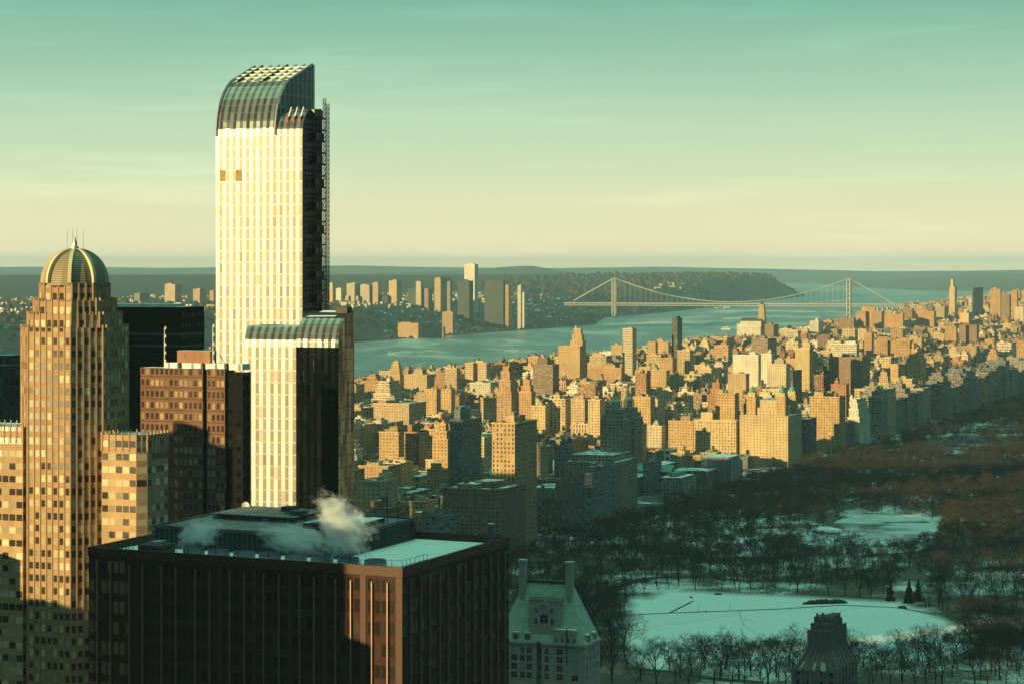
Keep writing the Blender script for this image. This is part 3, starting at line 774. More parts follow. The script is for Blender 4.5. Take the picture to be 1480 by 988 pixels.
for ks in range(0, 128):
    ts = 8 + ks * 80.0
    east = [-930, -680, -430, -200] if ts > 3980 else []
    lines = sorted(east) + AVE
    for li, o in enumerate(lines):
        nxt = lines[li + 1] if li + 1 < len(lines) else o + 118
        wblk = nxt - o - 26
        far = ts > 4600
        hi = 1.0 if not far else .72
        # fronts on the two avenues
        for oa, ob in ((o, o + 34), (o + wblk - 34, o + wblk)):
            if oa == o and o == 14 and ts < 3960: continue
            ns = rg.choice([1, 2, 2])
            for q in range(ns):
                a = ts + q * 62 / ns; bb = a + 62 / ns - .8
                h = (rg.uniform(38, 56) if rg.random() < .62 else rg.uniform(15, 26)) * hi
                if rg.random() < .05: h = rg.uniform(62, 92) * (.9 if far else 1)
                gen(a, bb, oa + rg.uniform(0, 3), ob - rg.uniform(0, 6), h)
        # side streets between
        oa = o + 36
        while oa < o + wblk - 42:
            wd = rg.choice([8, 12, 12, 18, 24])
            for a, bb in ((ts, ts + 21), (ts + 36, ts + 58)):
                big = rg.random() < .14
                gen(a + rg.uniform(0, 1), bb + rg.uniform(-3, 2), oa, min(oa + wd - .4, o + wblk - 36), rg.uniform(28, 44) * hi if big else rg.uniform(13, 19), not big)
            oa += wd
# Lincoln Square and the blocks west of the circle stay lower so that the avenue behind shows
# special park-avenue buildings as footprints to keep clear: (t0, t1, o0, o1)
def place(px, off):
    """t on the line `off` seen in photo column px"""
    k = (px - PX0) / F
    ox, oy = P0[0] - off * C[0], P0[1] - off * C[1]
    t = (k * oy - ox) / (A[0] - k * A[1])
    return t, oy + t * A[1]
T_SR, Y_SR = place(889, 17)       # twin-spired towers: south-east corner of the base
T_BE, Y_BE = place(1139, 17)      # massive turreted block
T_DK, Y_DK = place(812, 17)       # gabled block
RES = [(T_SR - 30, T_SR + 62, 10, 80), (T_BE - 4, T_BE + 62, 10, 90), (T_DK - 4, T_DK + 62, 10, 80), (1350, 1730, -30, 225), (1240, 1340, 10, 70)]
def clash(b, r, m=1.0):
    return b['t0'] < r[1] + m and b['t1'] > r[0] - m and b['o0'] < r[3] + m and b['o1'] > r[2] - m
def cols(b):
    c = [pxof(*grid(a, o)) for a in (b['t0'], b['t1']) for o in (b['o0'], b['o1'])]
    return min(c), max(c)
def near(b): return min(grid(a, o)[1] for a in (b['t0'], b['t1']) for o in (b['o0'], b['o1']))
LMR = [(b['t0'], b['t1'], b['o0'], b['o1']) for b in LM]
SPEC = [(858, 932, 556, 745, Y_SR), (1066, 1162, 556, 655, Y_BE), (784, 842, 700, 775, Y_DK), (930, 1075, 640, 712, 2300), (1064, 1110, 436, 486, 6700)]
CPW = [b for b in CPW if not any(clash(b, r, 3) for r in RES + LMR)]
keep = []
allr = RES + LMR + [(b['t0'], b['t1'], b['o0'], b['o1']) for b in CPW]
views = [(b['xl'], b['xr'], b['yt'], b['yb'], b['Y']) for b in LM] + SPEC
for b in GEN:
    if any(clash(b, r) for r in allr): continue
    a, c = cols(b); y = near(b)
    zmax = 999
    for (vl, vr, vt, vb, vy) in views:
        if y < vy - 5 and a < vr and c > vl: zmax = min(zmax, zof(vb + 1, y))
    # open views: the river behind the front rows and the museum quarter
    if y < 2900 and c < 515: zmax = min(zmax, 60)
    # river edge of the city as the photo shows it
    edge = np.interp((a + c) / 2, [500, 560, 660, 720, 800, 870, 1000, 1100, 1200, 1300, 1400, 1480], [552, 532, 528, 524, 508, 508, 488, 480, 462, 446, 424, 410])
    zmax = min(zmax, zof(edge + rg.uniform(0, 6), y))
    if zmax < b['zt']:
        nz = zmax - rg.uniform(0, 4)
        if nz < b['z0'] + 7: continue
        b['zt'] = nz; b['style'] = 'flat'
        if nz < b['z0'] + 22: b['tanks'] = 0
        b['ph'] = 2.5; b['tanks'] = 0
    keep.append(b)
GEN = keep
# keep the sunlit fronts sunlit: nothing ordinary may stand between them and the sun
ST_, SO_, SZ_ = SDIR[0] * A[0] + SDIR[1] * A[1], -(SDIR[0] * C[0] + SDIR[1] * C[1]), SDIR[2]
lit = []
for b in LM:
    if b['tint'] in (GREY, DARK, TEAL, BROWN): continue
    for f_ in (.1, .5, .9): lit.append((b['t0'], lerp(b['o0'], b['o1'], f_), max(b['z0'] + 3, zof(b['yb'] - 4, b['Y']))))
for px in (1072, 1100, 1136): q_ = at(px, Y_BE); lit.append((*togrid(*q_), 46.0))
for b in GEN + CPW:
    cap = 999.0
    for (t, o, z) in lit:
        a0, a1 = (b['t1'] - t) / ST_, (b['t0'] - t) / ST_
        c0, c1 = (b['o0'] - o) / SO_, (b['o1'] - o) / SO_
        lo, hi = max(min(a0, a1), min(c0, c1), 0.5), min(max(a0, a1), max(c0, c1))
        if lo < hi: cap = min(cap, z + SZ_ * lo)
    if cap < b['zt'] + 6:
        b['zt'] = max(b['z0'] + 9, min(b['zt'], cap - 3)); b['style'] = 'flat'; b['tanks'] = 0; b['ph'] = 2.5

# what each of them shows from here: front to back against a skyline of columns
NC = 1480
sky_ = np.full(NC, 988.0)
for l, r, yv in ((-1, 36, 615), (36, 186, 411), (147, 240, 622), (165, 262, 443), (203, 363, 531), (312, 475, 92), (350, 490, 470), (488, 515, 455), (130, 735, 790), (735, 866, 845)):
    l = max(0, l); sky_[l:r] = np.minimum(sky_[l:r], yv)
order = [('l', b) for b in LM] + [('c', b) for b in CPW] + [('g', b) for b in GEN]
for k_, b in order: b['Yn'] = near(b)
order.sort(key=lambda q: q[1]['Yn'])
spq = sorted(SPEC, key=lambda q: q[4])
for k_, b in order:
    while spq and spq[0][4] < b['Yn']:
        s = spq.pop(0); sky_[s[0]:s[1]] = np.minimum(sky_[s[0]:s[1]], s[2] + 25)
    a, c = cols(b); yt = pyof(b['Yn'], b['zt'])
    i0, i1 = max(0, int(a)), min(NC, int(c) + 1)
    if i1 <= i0: b['vis'] = 0; b['cx'] = (a + c) / 2; b['cy'] = yt; continue
    v = np.maximum(0, sky_[i0:i1] - yt)
    b['vis'] = float(v.sum()); b['cx'] = (a + c) / 2; b['cy'] = yt
    sky_[i0:i1] = np.minimum(sky_[i0:i1], yt)

# the towns across the river
NJ = []
def nj(xl, xr, yt, yb, col, label, split=.6, Y=9000):
    x, y = at((xl + xr) / 2, Y)
    NJ.append(dict(xl=xl, xr=xr, yt=yt, yb=yb, tint=col, label=label, split=split, Y=Y))
nj(476, 484, 409, 427, SAND, 'sand slab at the edge of the skyscraper, across the river')
nj(485, 498, 417, 427, PALE, 'small white block across the river, right of the sand slab')
nj(501, 520, 410, 427, CREAM, 'cream tower with dark side, first tower of the ridge group')
nj(520, 543, 412, 441, BUFF, 'buff tower standing lower and nearer in the ridge group')
nj(538, 552, 409, 428, TAN, 'tan slab half behind the buff ridge tower')
nj(562, 581, 406, 434, SAND, 'narrow sand tower with a dark right side on the ridge')
nj(601, 613, 407, 417, CREAM, 'small cream block with a roof step behind the dark slab')
nj(590, 610, 417, 433, DARK, 'low dark slab on the ridge below the small cream block', .98)
nj(610, 625, 417, 435, BROWN, 'brown slab right of the low dark slab on the ridge')
nj(628, 653, 402, 433, TAN, 'stepped tan tower with red crown on the ridge', .35)
nj(646, 654, 407, 433, GREY, 'narrow grey slab behind the stepped tan ridge tower')
nj(661, 684, 406, 434, DARK, 'dark glass tower in front of the tall white ridge tower', .75)
nj(671, 691, 382, 428, PALE, 'tall white tower, highest on the ridge across the river', .75, 9300)
nj(700, 729, 406, 438, DARK, 'wide dark block with a brick top on the ridge', .95)
nj(729, 739, 412, 421, RUST, 'small rust block right of the wide dark ridge block')
nj(748, 756, 413, 424, PALE, 'small pale block alone near the right end of the ridge')
nj(755, 759, 423, 428, PALE, 'tiny white house block below the lone pale block')
nj(639, 656, 451, 477, RUST, 'rust brick tower on the hillside above the river', .9, 8350)
nj(575, 606, 467, 489, RUST, 'wide rust brick block at the far waterside', .95, 7950)
nj(610, 642, 472, 487, TEAL, 'long grey-green block beside the wide rust waterside block', .97, 8000)
nj(499, 507, 428, 442, BUFF, 'small buff slab below the cream ridge tower')
nj(508, 524, 428, 443, TAN, 'small tan slab below the buff ridge tower')
nj(542, 563, 428, 442, DARK, 'low dark block between the sand towers on the ridge', .9)
nj(25, 49, 440, 459, RUST, 'rust brick block across the river, left of the domed tower', .45)
nj(194, 217, 424, 436, GREY, 'grey tower with lit left edge across the river', .35)
nj(238, 263, 411, 436, BUFF, 'buff twin slab across the river, right of the domed tower')
nj(279, 297, 418, 433, TAN, 'tan block across the river near the skyscraper', .55)
nj(303, 313, 420, 452, RUST, 'rust slab cut by the left edge of the skyscraper')
for n in NJ:
    Y = n['Y']; Kx, Ky = at(lerp(n['xl'], n['xr'], n['split']), Y)
    kl, kr = (n['xl'] - PX0) / F, (n['xr'] - PX0) / F
    w_ = (Kx - kl * Ky) / (.931 + .365 * kl); d = max(14, (kr * Ky - Kx) / (.365 - .931 * kr))
    t, o = togrid(Kx, Ky)
    n.update(t0=t, t1=t + d, o0=o, o1=o + w_, z0=min(jz(Kx, Ky), zof(n['yb'], Y)) - 6, zt=zof(n['yt'], Y), fac=['balcony_slab', 'ribbon_slab', 'small_windows'][int(n['xl']) % 3] if n['tint'] is not DARK else 'small_windows', style='tower' if n['xr'] - n['xl'] > 12 else 'flat', seed=int(n['xl']), pent=True, ph=4, clut=1, group='towers across the river', cat='apartment tower')
for b in NJ: build_building(b, 'apartment_tower')

NIND = 300 - len(LM) - len(CPW) - 2
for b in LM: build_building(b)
rest = [b for b in GEN]
rest.sort(key=lambda b: -b['vis'])
ind, merged = rest[:NIND], rest[NIND:]

# labels that tell the ordinary blocks apart: look, then the landmark they stand by
MARKS = [(b['cx'], b['cy'], b['Y'], s) for b, s in [(l, l['label']) for l in LM if 0] ]
MARKS = [(729, 560, 3190, 'the ornate rust tower'), (889, 620, Y_SR, 'the twin spires'), (744, 650, 1850, 'the twin-fronted ochre tower'), (1110, 600, Y_BE, 'the massive turreted block'),
         (560, 567, 3550, 'the terraced cream block'), (789, 545, 3700, 'the slab with balcony corners'), (827, 510, 4300, 'the dark-capped tower'), (910, 500, 4350, 'the slim cream tower'),
         (978, 485, 4400, 'the dark slim glass tower'), (1085, 470, 6700, 'the riverside church'), (1080, 530, 3700, 'the pale housing slabs'), (1162, 530, 3700, 'the sand slab tower'),
         (1222, 508, 4000, 'the pale wide slab'), (1227, 430, 10700, 'the right bridge tower'), (1257, 455, 6900, 'the square-towered rust block'), (1322, 525, 4100, 'the turreted ochre tower'),
         (1290, 503, 5100, 'the long hospital block'), (1436, 520, 4600, 'the stepped rust block'), (1377, 430, 8000, 'the buff hill tower'), (637, 645, 2300, 'the slim set-back tower'),
         (675, 640, 2250, 'the modern balcony slab'), (1003, 665, 2350, 'the museum'), (690, 535, 4000, 'the large sand-coloured block'), (500, 600, 690, 'the glass skyscraper')]
used = {}
def describe(b):
    h = b['zt'] - b['z0']
    size = 'low' if h < 22 else ('mid-height' if h < 48 else 'tall')
    feat = {'stepped': 'stepped', 'court': 'two-winged', 'crown': 'set-back', 'tower': 'slab'}.get(b.get('style'), '')
    thing = 'row house' if b.get('low') and (b['o1'] - b['o0']) < 14 else 'block'
    tail = ' with roof tank' if b.get('tanks') and not b.get('low') else ''
    return ' '.join(x for x in (size, feat, CNAME[b['tint']], thing) if x) + tail
def mark(b):
    best = min(MARKS, key=lambda m: math.hypot((b['cx'] - m[0]) / 1.0, (b['cy'] - m[1]) * 1.6))
    dx = b['cx'] - best[0]
    if b['Yn'] < best[2] - 60 and abs(dx) < 40: rel = 'in front of'
    elif b['Yn'] > best[2] + 60 and abs(dx) < 40: rel = 'behind'
    else: rel = 'left of' if dx < 0 else 'right of'
    return best, rel
from collections import defaultdict
pool = defaultdict(list)
for b in ind:
    m, rel = mark(b); pool[(describe(b), rel, m[3])].append((math.hypot(b['cx'] - m[0], b['cy'] - m[1]), b))
for (d, rel, s), l in pool.items():
    l.sort(key=lambda q: q[0])
    for i, (_, b) in enumerate(l):
        if len((d + rel + s).split()) > 11: d = d.replace(' with roof tank', '')
        b['label'] = d + ', ' + (ordinal(i + 1) + ' nearest such ' if len(l) > 1 else '') + rel + ' ' + s
CPW.sort(key=lambda b: b['t0'])
row1 = [b for b in CPW if b['t0'] > 1800]; row0 = [b for b in CPW if b['t0'] <= 1800]
for i, b in enumerate(row1): b['label'] = '%s block in the shaded row along the park, %s beyond the turreted block' % (CNAME[b['tint']], ordinal(i + 1))
for i, b in enumerate(row0): b['label'] = '%s block in the shaded park row, %s before the gabled block' % (CNAME[b['tint']], ordinal(len(row0) - i))
for b in CPW:
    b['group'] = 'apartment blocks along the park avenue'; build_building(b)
for b in ind:
    b['group'] = 'ordinary city blocks across the upper west side'
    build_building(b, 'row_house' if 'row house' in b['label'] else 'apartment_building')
    if 'row house' in b['label']: b['obj']['category'] = 'row house'
one = MB()
for b in merged:
    b['clut'] = min(b['clut'], 1)
    emit(b, lambda n: (None if n.startswith('cornice') else one))
o = one.build('distant_city_blocks', None, (0, 3000, 24))
tag(o, 'countless small rooftops and walls filling the city between the named blocks', 'city blocks', kind='stuff')
print('BUILDINGS', len(LM), len(CPW), len(ind), 'merged', len(merged), 'nj', len(NJ))
# ------------------------------------------------------------------ landmarks of the far and middle city
def child_boxes(e, name, boxes, fac, top='snowy_roof', tint=TAN, pu=3.4):
    m = MB()
    for (t0, t1, o0, o1, z0, z1) in boxes: m.gbox(t0, t1, o0, o1, z0, z1, fac, top, tint, pu)
    return m.build(name, e)

# twin-spired towers
b = block(832, 889, 929, 668, Y_SR, (.33, .27, .20), dmin=20)
e = empty('twin_spired_apartment_house', (*grid(b['t0'] + 20, b['o0'] + 20), 23.5), 'apartment house with two domed spire towers rising beside the park', 'apartment building')
t0, o0 = b['t0'], b['o0']
child_boxes(e, 'wall', [(t0, t0 + 62, o0, o0 + 46, 23.5, b['zt'])], 'punched_brick', tint=(.33, .27, .20))
child_boxes(e, 'setback', [(t0 + 4, t0 + 58, o0 + 4, o0 + 42, b['zt'] - .5, b['zt'] + 6)], 'punched_brick', tint=(.33, .27, .20))
def spire_tower(tc, oc, zb, ztop, wd):
    m = MB(); h = wd / 2
    m.gbox(tc - h, tc + h, oc - h, oc + h, zb, ztop, 'punched_brick', 'snowy_roof', (.33, .27, .20), 3.4)
    tw = m.build('tower', e)
    x, y = grid(tc, oc); m = MB()
    for i, (r, za, zb_) in enumerate(((h * .82, 0, 4), (h * .68, 4, 8.5))): m.gbox(tc - r, tc + r, oc - r, oc + r, ztop + za, ztop + zb_, 'small_windows', 'penthouse_brick', (.33, .27, .20), 3.4)
    m.lathe((x, y), [(h * .52, ztop + 8.5), (h * .52, ztop + 9.5), (h * .40, ztop + 9.6), (h * .40, ztop + 15), (h * .50, ztop + 15.1), (h * .46, ztop + 16.2), (h * .30, ztop + 18.5), (h * .26, ztop + 21)], 12, 'penthouse_brick', CREAM)
    for k in range(8):
        an = k * math.pi / 4; m.tube((x + h * .5 * math.cos(an), y + h * .5 * math.sin(an), ztop + 9.5), (x + h * .5 * math.cos(an), y + h * .5 * math.sin(an), ztop + 15), .45, .45, 5, 'penthouse_brick', CREAM)
    for sx, sy in ((1, 1), (1, -1), (-1, 1), (-1, -1)):
        p = grid(tc + sx * h * .85, oc + sy * h * .85); m.tube((*p, ztop), (*p, ztop + 7), .9, .1, 5, 'penthouse_brick', (.33, .27, .20))
    m.build('lantern', tw)
    m = MB(); m.lathe((x, y), [(h * .22, ztop + 21), (h * .10, ztop + 25), (.15, ztop + 31), (0, ztop + 32)], 8, 'penthouse_brick', (.33, .27, .20)); m.build('spire', tw)
tK = place(901, o0 + 6)
zt = zof(606, tK[1]); wd = 22.0
spire_tower(tK[0] + wd / 2, o0 + 6 + wd / 2, b['zt'], zt, wd)
spire_tower(tK[0] + wd / 2 + 33, o0 + 6 + wd / 2, b['zt'], zt, wd)

# massive turreted block
b = block(1069, 1139, 1159, 601, Y_BE, SAND)
t0, o0 = b['t0'], b['o0']; Wb, Db = b['o1'] - o0, b['t1'] - t0
e = empty('turreted_apartment_house', (*grid(t0 + 20, o0 + 20), 23.5), 'massive sunlit apartment house with turrets at its corners beside the park', 'apartment building')
child_boxes(e, 'wall', [(t0, t0 + Db, o0, o0 + Wb, 23.5, b['zt'])], 'small_windows', tint=SAND, pu=3.8)
z2 = zof(578, Y_BE + 12)
child_boxes(e, 'setback', [(t0 + 6, t0 + Db - 4, o0 + 8, o0 + Wb - 12, b['zt'] - .5, lerp(b['zt'], z2, .5)), (t0 + 9, t0 + Db - 6, o0 + 14, o0 + Wb - 17, lerp(b['zt'], z2, .5) - .5, z2)], 'small_windows', tint=SAND, pu=3.8)
for tc, oc in ((t0 + 9, o0 + Wb - 12), (t0 + 8, o0 + 9), (t0 + Db - 8, o0 + 9)):
    m = MB(); z2_ = b['zt']; r = 5.2
    m.gbox(tc - r, tc + r, oc - r, oc + r, z2_ - .5, z2_ + 21, 'small_windows', 'penthouse_brick', OCHRE, 3.4)
    m.gbox(tc - r * .8, tc + r * .8, oc - r * .8, oc + r * .8, z2_ + 21, z2_ + 25, 'penthouse_brick', 'penthouse_brick', SAND)
    x, y = grid(tc, oc); m.lathe((x, y), [(r * .8, z2_ + 25), (r * .62, z2_ + 28.5), (r * .2, z2_ + 31), (.15, z2_ + 34), (0, z2_ + 34.2)], 8, 'copper_green')
    m.build('turret', e)

# gabled block
b = block(785, 812, 842, 722, Y_DK, GREY)
t0, o0 = b['t0'], b['o0']; Wb, Db = max(36, b['o1'] - o0), max(52, b['t1'] - t0)
e = empty('gabled_apartment_house', (*grid(t0 + 20, o0 + 20), 23.5), 'old gabled apartment house with steep dark roofs in shadow beside the park', 'apartment building')
child_boxes(e, 'wall', [(t0, t0 + Db, o0, o0 + Wb, 23.5, b['zt'])], 'tall_windows', 'slate', (.15, .13, .11), 2.9)
m = MB(); zt = b['zt']
q = [grid(t0 - .3, o0 + Wb), grid(t0 - .3, o0 - .3), grid(t0 + Db, o0 - .3), grid(t0 + Db, o0 + Wb)]
q2 = [grid(t0 + 5, o0 + Wb - 5), grid(t0 + 5, o0 + 5), grid(t0 + Db - 5, o0 + 5), grid(t0 + Db - 5, o0 + Wb - 5)]
m.frustum(q, zt, q2, zt + 9, 'slate', 'snowy_roof'); m.build('roof', e)
for ax, n in (('t', 4), ('o', 3)):
    for i in range(n):
        m = MB()
        if ax == 't':
            c = t0 + Db * (i + .5) / n
            A_, B_, T_ = (*grid(c - 4, o0 - .6), zt - 1), (*grid(c + 4, o0 - .6), zt - 1), (*grid(c, o0 - .6), zt + 11)
            I_ = (*grid(c, o0 + 6), zt + 11); A2, B2 = (*grid(c - 4, o0 + 6), zt - 1), (*grid(c + 4, o0 + 6), zt - 1)
        else:
            c = o0 + Wb * (i + .5) / n
            A_, B_, T_ = (*grid(t0 - .6, c + 4), zt - 1), (*grid(t0 - .6, c - 4), zt - 1), (*grid(t0 - .6, c), zt + 11)
            I_ = (*grid(t0 + 6, c), zt + 11); A2, B2 = (*grid(t0 + 6, c + 4), zt - 1), (*grid(t0 + 6, c - 4), zt - 1)
        m.face([A_, B_, T_], 'small_windows', [(0, 0), (8, 0), (4, 11)], (.26, .20, .14)); m.face([B_, B2, I_, T_], 'slate'); m.face([A2, A_, T_, I_], 'slate')
        m.build('gable', e)
for i in range(5):
    m = MB(); m.gbox(t0 + 8 + i * 9, t0 + 10 + i * 9, o0 + 6, o0 + 8.5, zt, zt + 15, 'penthouse_brick', 'slate', (.24, .17, .12)); m.build('chimney', e)

# museum: low wings round courts, portico towards the park
tp, yp = place(1066, -8)
e = empty('museum', (*grid(1560, 90), 24), 'low museum wings with snowy roofs and a tall columned portico by the park', 'museum')
zr = 24 + 25
child_boxes(e, 'wall', [(tp - 60, tp - 26, 4, 40, 23.5, zr - 2), (tp + 12, tp + 60, 4, 40, 23.5, zr), (tp - 60, tp - 36, 42, 150, 23.5, zr - 4), (tp - 150, tp - 62, 60, 84, 23.5, zr - 6), (tp - 34, tp + 50, 70, 96, 23.5, zr - 3), (tp - 150, tp - 126, 86, 200, 23.5, zr - 5), (tp - 34, tp - 10, 98, 200, 23.5, zr - 5)], 'tall_windows', tint=(.17, .16, .15), pu=2.9)
for (ta, tb, oa, ob, z) in ((tp - 60, tp - 36, 42, 150, zr - 4), (tp - 150, tp - 126, 86, 200, zr - 5), (tp - 34, tp - 10, 98, 200, zr - 5), (tp + 12, tp + 60, 4, 40, zr)):
    m = MB()
    if ob - oa > tb - ta:
        c = (ta + tb) / 2
        m.face([(*grid(ta, ob), z), (*grid(ta, oa), z), (*grid(c, oa), z + 6), (*grid(c, ob), z + 6)], 'copper_green'); m.face([(*grid(tb, oa), z), (*grid(tb, ob), z), (*grid(c, ob), z + 6), (*grid(c, oa), z + 6)], 'fresh_snow')
        m.face([(*grid(ta, oa), z), (*grid(tb, oa), z), (*grid(c, oa), z + 6)], 'slate')
    else:
        c = (oa + ob) / 2
        m.face([(*grid(ta, oa), z), (*grid(tb, oa), z), (*grid(tb, c), z + 6), (*grid(ta, c), z + 6)], 'fresh_snow'); m.face([(*grid(tb, ob), z), (*grid(ta, ob), z), (*grid(ta, c), z + 6), (*grid(tb, c), z + 6)], 'copper_green')
        m.face([(*grid(ta, ob), z), (*grid(ta, oa), z), (*grid(ta, c), z + 6)], 'slate')
    m.build('roof', e)
m = MB(); m.gbox(tp - 24, tp + 10, -6, 22, 23.5, 24 + 32, 'penthouse_brick', 'fresh_snow', (.26, .26, .25)); m.build('portico', e)
m = MB(); m.gbox(tp - 25, tp + 11, -7, 23, 24 + 32, 24 + 34, 'penthouse_brick', 'fresh_snow', (.46, .44, .4)); m.build('cornice', e)
for i in range(4):
    m = MB(); p = grid(tp - 20 + i * 9, -8); m.tube((*p, 23.5), (*p, 24 + 31.9), 1.3, 1.15, 8, 'penthouse_brick', (.5, .48, .44)); m.build('column', e)

# low classical hall
b = block(955, 984, 1004, 690, place(984, 6)[1], (.26, .27, .26))
t0, o0 = b['t0'], b['o0']
e = empty('classical_hall', (*grid(t0 + 14, o0 + 14), 23.5), 'low stone hall with columns and a pale roof facing the park', 'hall')
child_boxes(e, 'wall', [(t0, b['t1'], o0, b['o1'], 23.5, b['zt'])], 'tall_windows', 'fresh_snow', (.26, .27, .26), 2.9)
child_boxes(e, 'roof_lantern', [(t0 + 6, b['t1'] - 6, o0 + 6, b['o1'] - 6, b['zt'], b['zt'] + 4)], 'penthouse_brick', 'copper_green', (.26, .27, .26))
for i in range(6):
    p = grid(lerp(t0 + 3, b['t1'] - 3, i / 5), o0 - 1.4); m = MB(); m.tube((*p, 24), (*p, b['zt'] - 2), .9, .8, 8, 'penthouse_brick', (.5, .48, .44)); m.build('column', e)

# riverside church
Yc = 6700; zg0 = 40
e = empty('church', (*at(1090, Yc), zg0), 'pale riverside church with one tall tower standing over the river', 'church')
b = block(1070, 1100, 1103, 460, Yc, PALE); t0, o0 = b['t0'], b['o0']
m = MB(); m.gbox(t0, t0 + 34, o0, b['o1'], zg0, b['zt'] - 8, 'tall_windows', 'slate', PALE, 2.9)
m.gbox(t0 - 5, t0, o0, b['o1'] + 6, zg0, b['zt'] - 22, 'tall_windows', 'fresh_snow', PALE, 2.9); m.gbox(t0, t0 + 30, b['o1'], b['o1'] + 10, zg0, b['zt'] - 16, 'tall_windows', 'fresh_snow', PALE, 2.9)
m.build('nave', e)
m = MB(); z = b['zt'] - 8; c = t0 + 17
m.face([(*grid(t0, b['o1']), z), (*grid(t0, o0), z), (*grid(c, o0), z + 9), (*grid(c, b['o1']), z + 9)], 'slate'); m.face([(*grid(t0 + 34, o0), z), (*grid(t0 + 34, b['o1']), z), (*grid(c, b['o1']), z + 9), (*grid(c, o0), z + 9)], 'slate')
m.face([(*grid(t0, o0), z), (*grid(t0 + 34, o0), z), (*grid(c, o0), z + 9)], 'penthouse_brick', None, PALE); m.build('roof', e)
b = block(1095, 1105, 1108, 440, Yc + 8, TAN, dmin=18); t0, o0, o1 = b['t0'], b['o0'], b['o1']
m = MB(); h = o1 - o0
m.gbox(t0, t0 + h, o0, o1, zg0, lerp(zg0, b['zt'], .62), 'tall_windows', 'slate', TAN, 2.9); i_ = 1.6
m.gbox(t0 + i_, t0 + h - i_, o0 + i_, o1 - i_, lerp(zg0, b['zt'], .62), lerp(zg0, b['zt'], .88), 'tall_windows', 'slate', TAN, 2.9); i_ = 3
m.gbox(t0 + i_, t0 + h - i_, o0 + i_, o1 - i_, lerp(zg0, b['zt'], .88), b['zt'], 'tall_windows', 'slate', TAN, 2.9)
m.lathe(grid(t0 + h / 2, o0 + h / 2), [(h * .3, b['zt']), (0, b['zt'] + 9)], 6, 'slate'); m.build('tower', e)

# ------------------------------------------------------------------ suspension bridge
YE, YW = 10700.0, 10950.0
BE = (*at(1227, YE),); BW = (*at(888, YW),)
plain('bridge_steel', (.42, .41, .36), .6, .1)
e = empty('suspension_bridge', (*BE, 0), 'pale steel suspension bridge crossing the wide river in the distance', 'bridge')
dx, dy = BW[0] - BE[0], BW[1] - BE[1]; span = math.hypot(dx, dy); ux, uy = dx / span, dy / span; nx, ny = -uy, ux
def bp(s, off, z): return (BE[0] + ux * s + nx * off, BE[1] + uy * s + ny * off, z)
ZT, ZD = 181.0, 66.0
def bar(m, p, q, r, mat='bridge_steel'): m.tube(p, q, r, r, 4, mat)
for s in (0.0, span):
    m = MB()
    for off in (-16, 16):
        for ds in (-7, 7): bar(m, bp(s + ds, off, 0), bp(s + ds, off, ZT), 3.0)
        for k in range(9):
            za, zb = ZT * k / 9, ZT * (k + 1) / 9
            bar(m, bp(s - 7, off, za), bp(s + 7, off, zb), 1.2); bar(m, bp(s + 7, off, za), bp(s - 7, off, zb), 1.2)
    for k in range(9):
        za, zb = ZT * k / 9, ZT * (k + 1) / 9
        for ds in (-7, 7):
            if k != 3: bar(m, bp(s + ds, -16, za), bp(s + ds, 16, zb), 1.3); bar(m, bp(s + ds, 16, za), bp(s + ds, -16, zb), 1.3)
    for z in (ZT - 2, ZT - 14, 56, 76):
        for ds in (-7, 7): bar(m, bp(s + ds, -18, z), bp(s + ds, 18, z), 2.6)
    m.build('tower', e)
    m = MB(); p = [bp(s - 14, -24, 0)[:2], bp(s + 14, -24, 0)[:2], bp(s + 14, 24, 0)[:2], bp(s - 14, 24, 0)[:2]]; m.prism(poly_ccw(p), -2, 7, 'bridge_steel', 'bridge_steel'); m.build('pier', e)
m = MB()
S0, S1 = -240.0, span + 230.0
for z0_, z1_ in ((ZD - 2, ZD + 2.2), (ZD - 11, ZD - 8)):
    p = poly_ccw([bp(S0, -15, 0)[:2], bp(S1, -15, 0)[:2], bp(S1, 15, 0)[:2], bp(S0, 15, 0)[:2]]); m.prism(p, z0_, z1_, 'bridge_steel', 'bridge_steel', bottom=True)
m.build('deck', e)
m = MB(); n = 84
for i in range(n):
    sa, sb = lerp(S0, S1, i / n), lerp(S0, S1, (i + 1) / n)
    for off in (-15, 15): bar(m, bp(sa, off, ZD - 9), bp(sb, off, ZD), .5); bar(m, bp(sa, off, ZD), bp(sb, off, ZD - 9), .5)
m.build('truss', e)
def cab(s):
    if s < 0: return lerp(ZT, ZD, min(1, -s / 200))
    if s > span: return lerp(ZT, ZD + 10, min(1, (s - span) / 190))
    f = s / span * 2 - 1
    return ZD + 8 + (ZT - ZD - 8) * f * f
for off in (-16, 16):
    m = MB(); st = np.linspace(-200, span + 190, 90)
    for a_, c_ in zip(st, st[1:]): m.tube(bp(a_, off, cab(a_)), bp(c_, off, cab(c_)), 1.5, 1.5, 5, 'bridge_steel')
    m.build('cable', e)
    for k in range(1, 44):
        s = span * k / 44; m = MB(); bar(m, bp(s, off, ZD), bp(s, off, cab(s)), .38); m.build('suspender', e)
# abutment viaduct on the near bank and anchorage
m = MB()
for k in range(10): p = bp(-60 - k * 22, 0, 0); m.tube((p[0], p[1], 20), (p[0], p[1], ZD - 10), 4.5, 4.5, 4, 'bridge_steel')
m.build('approach_pier', e)

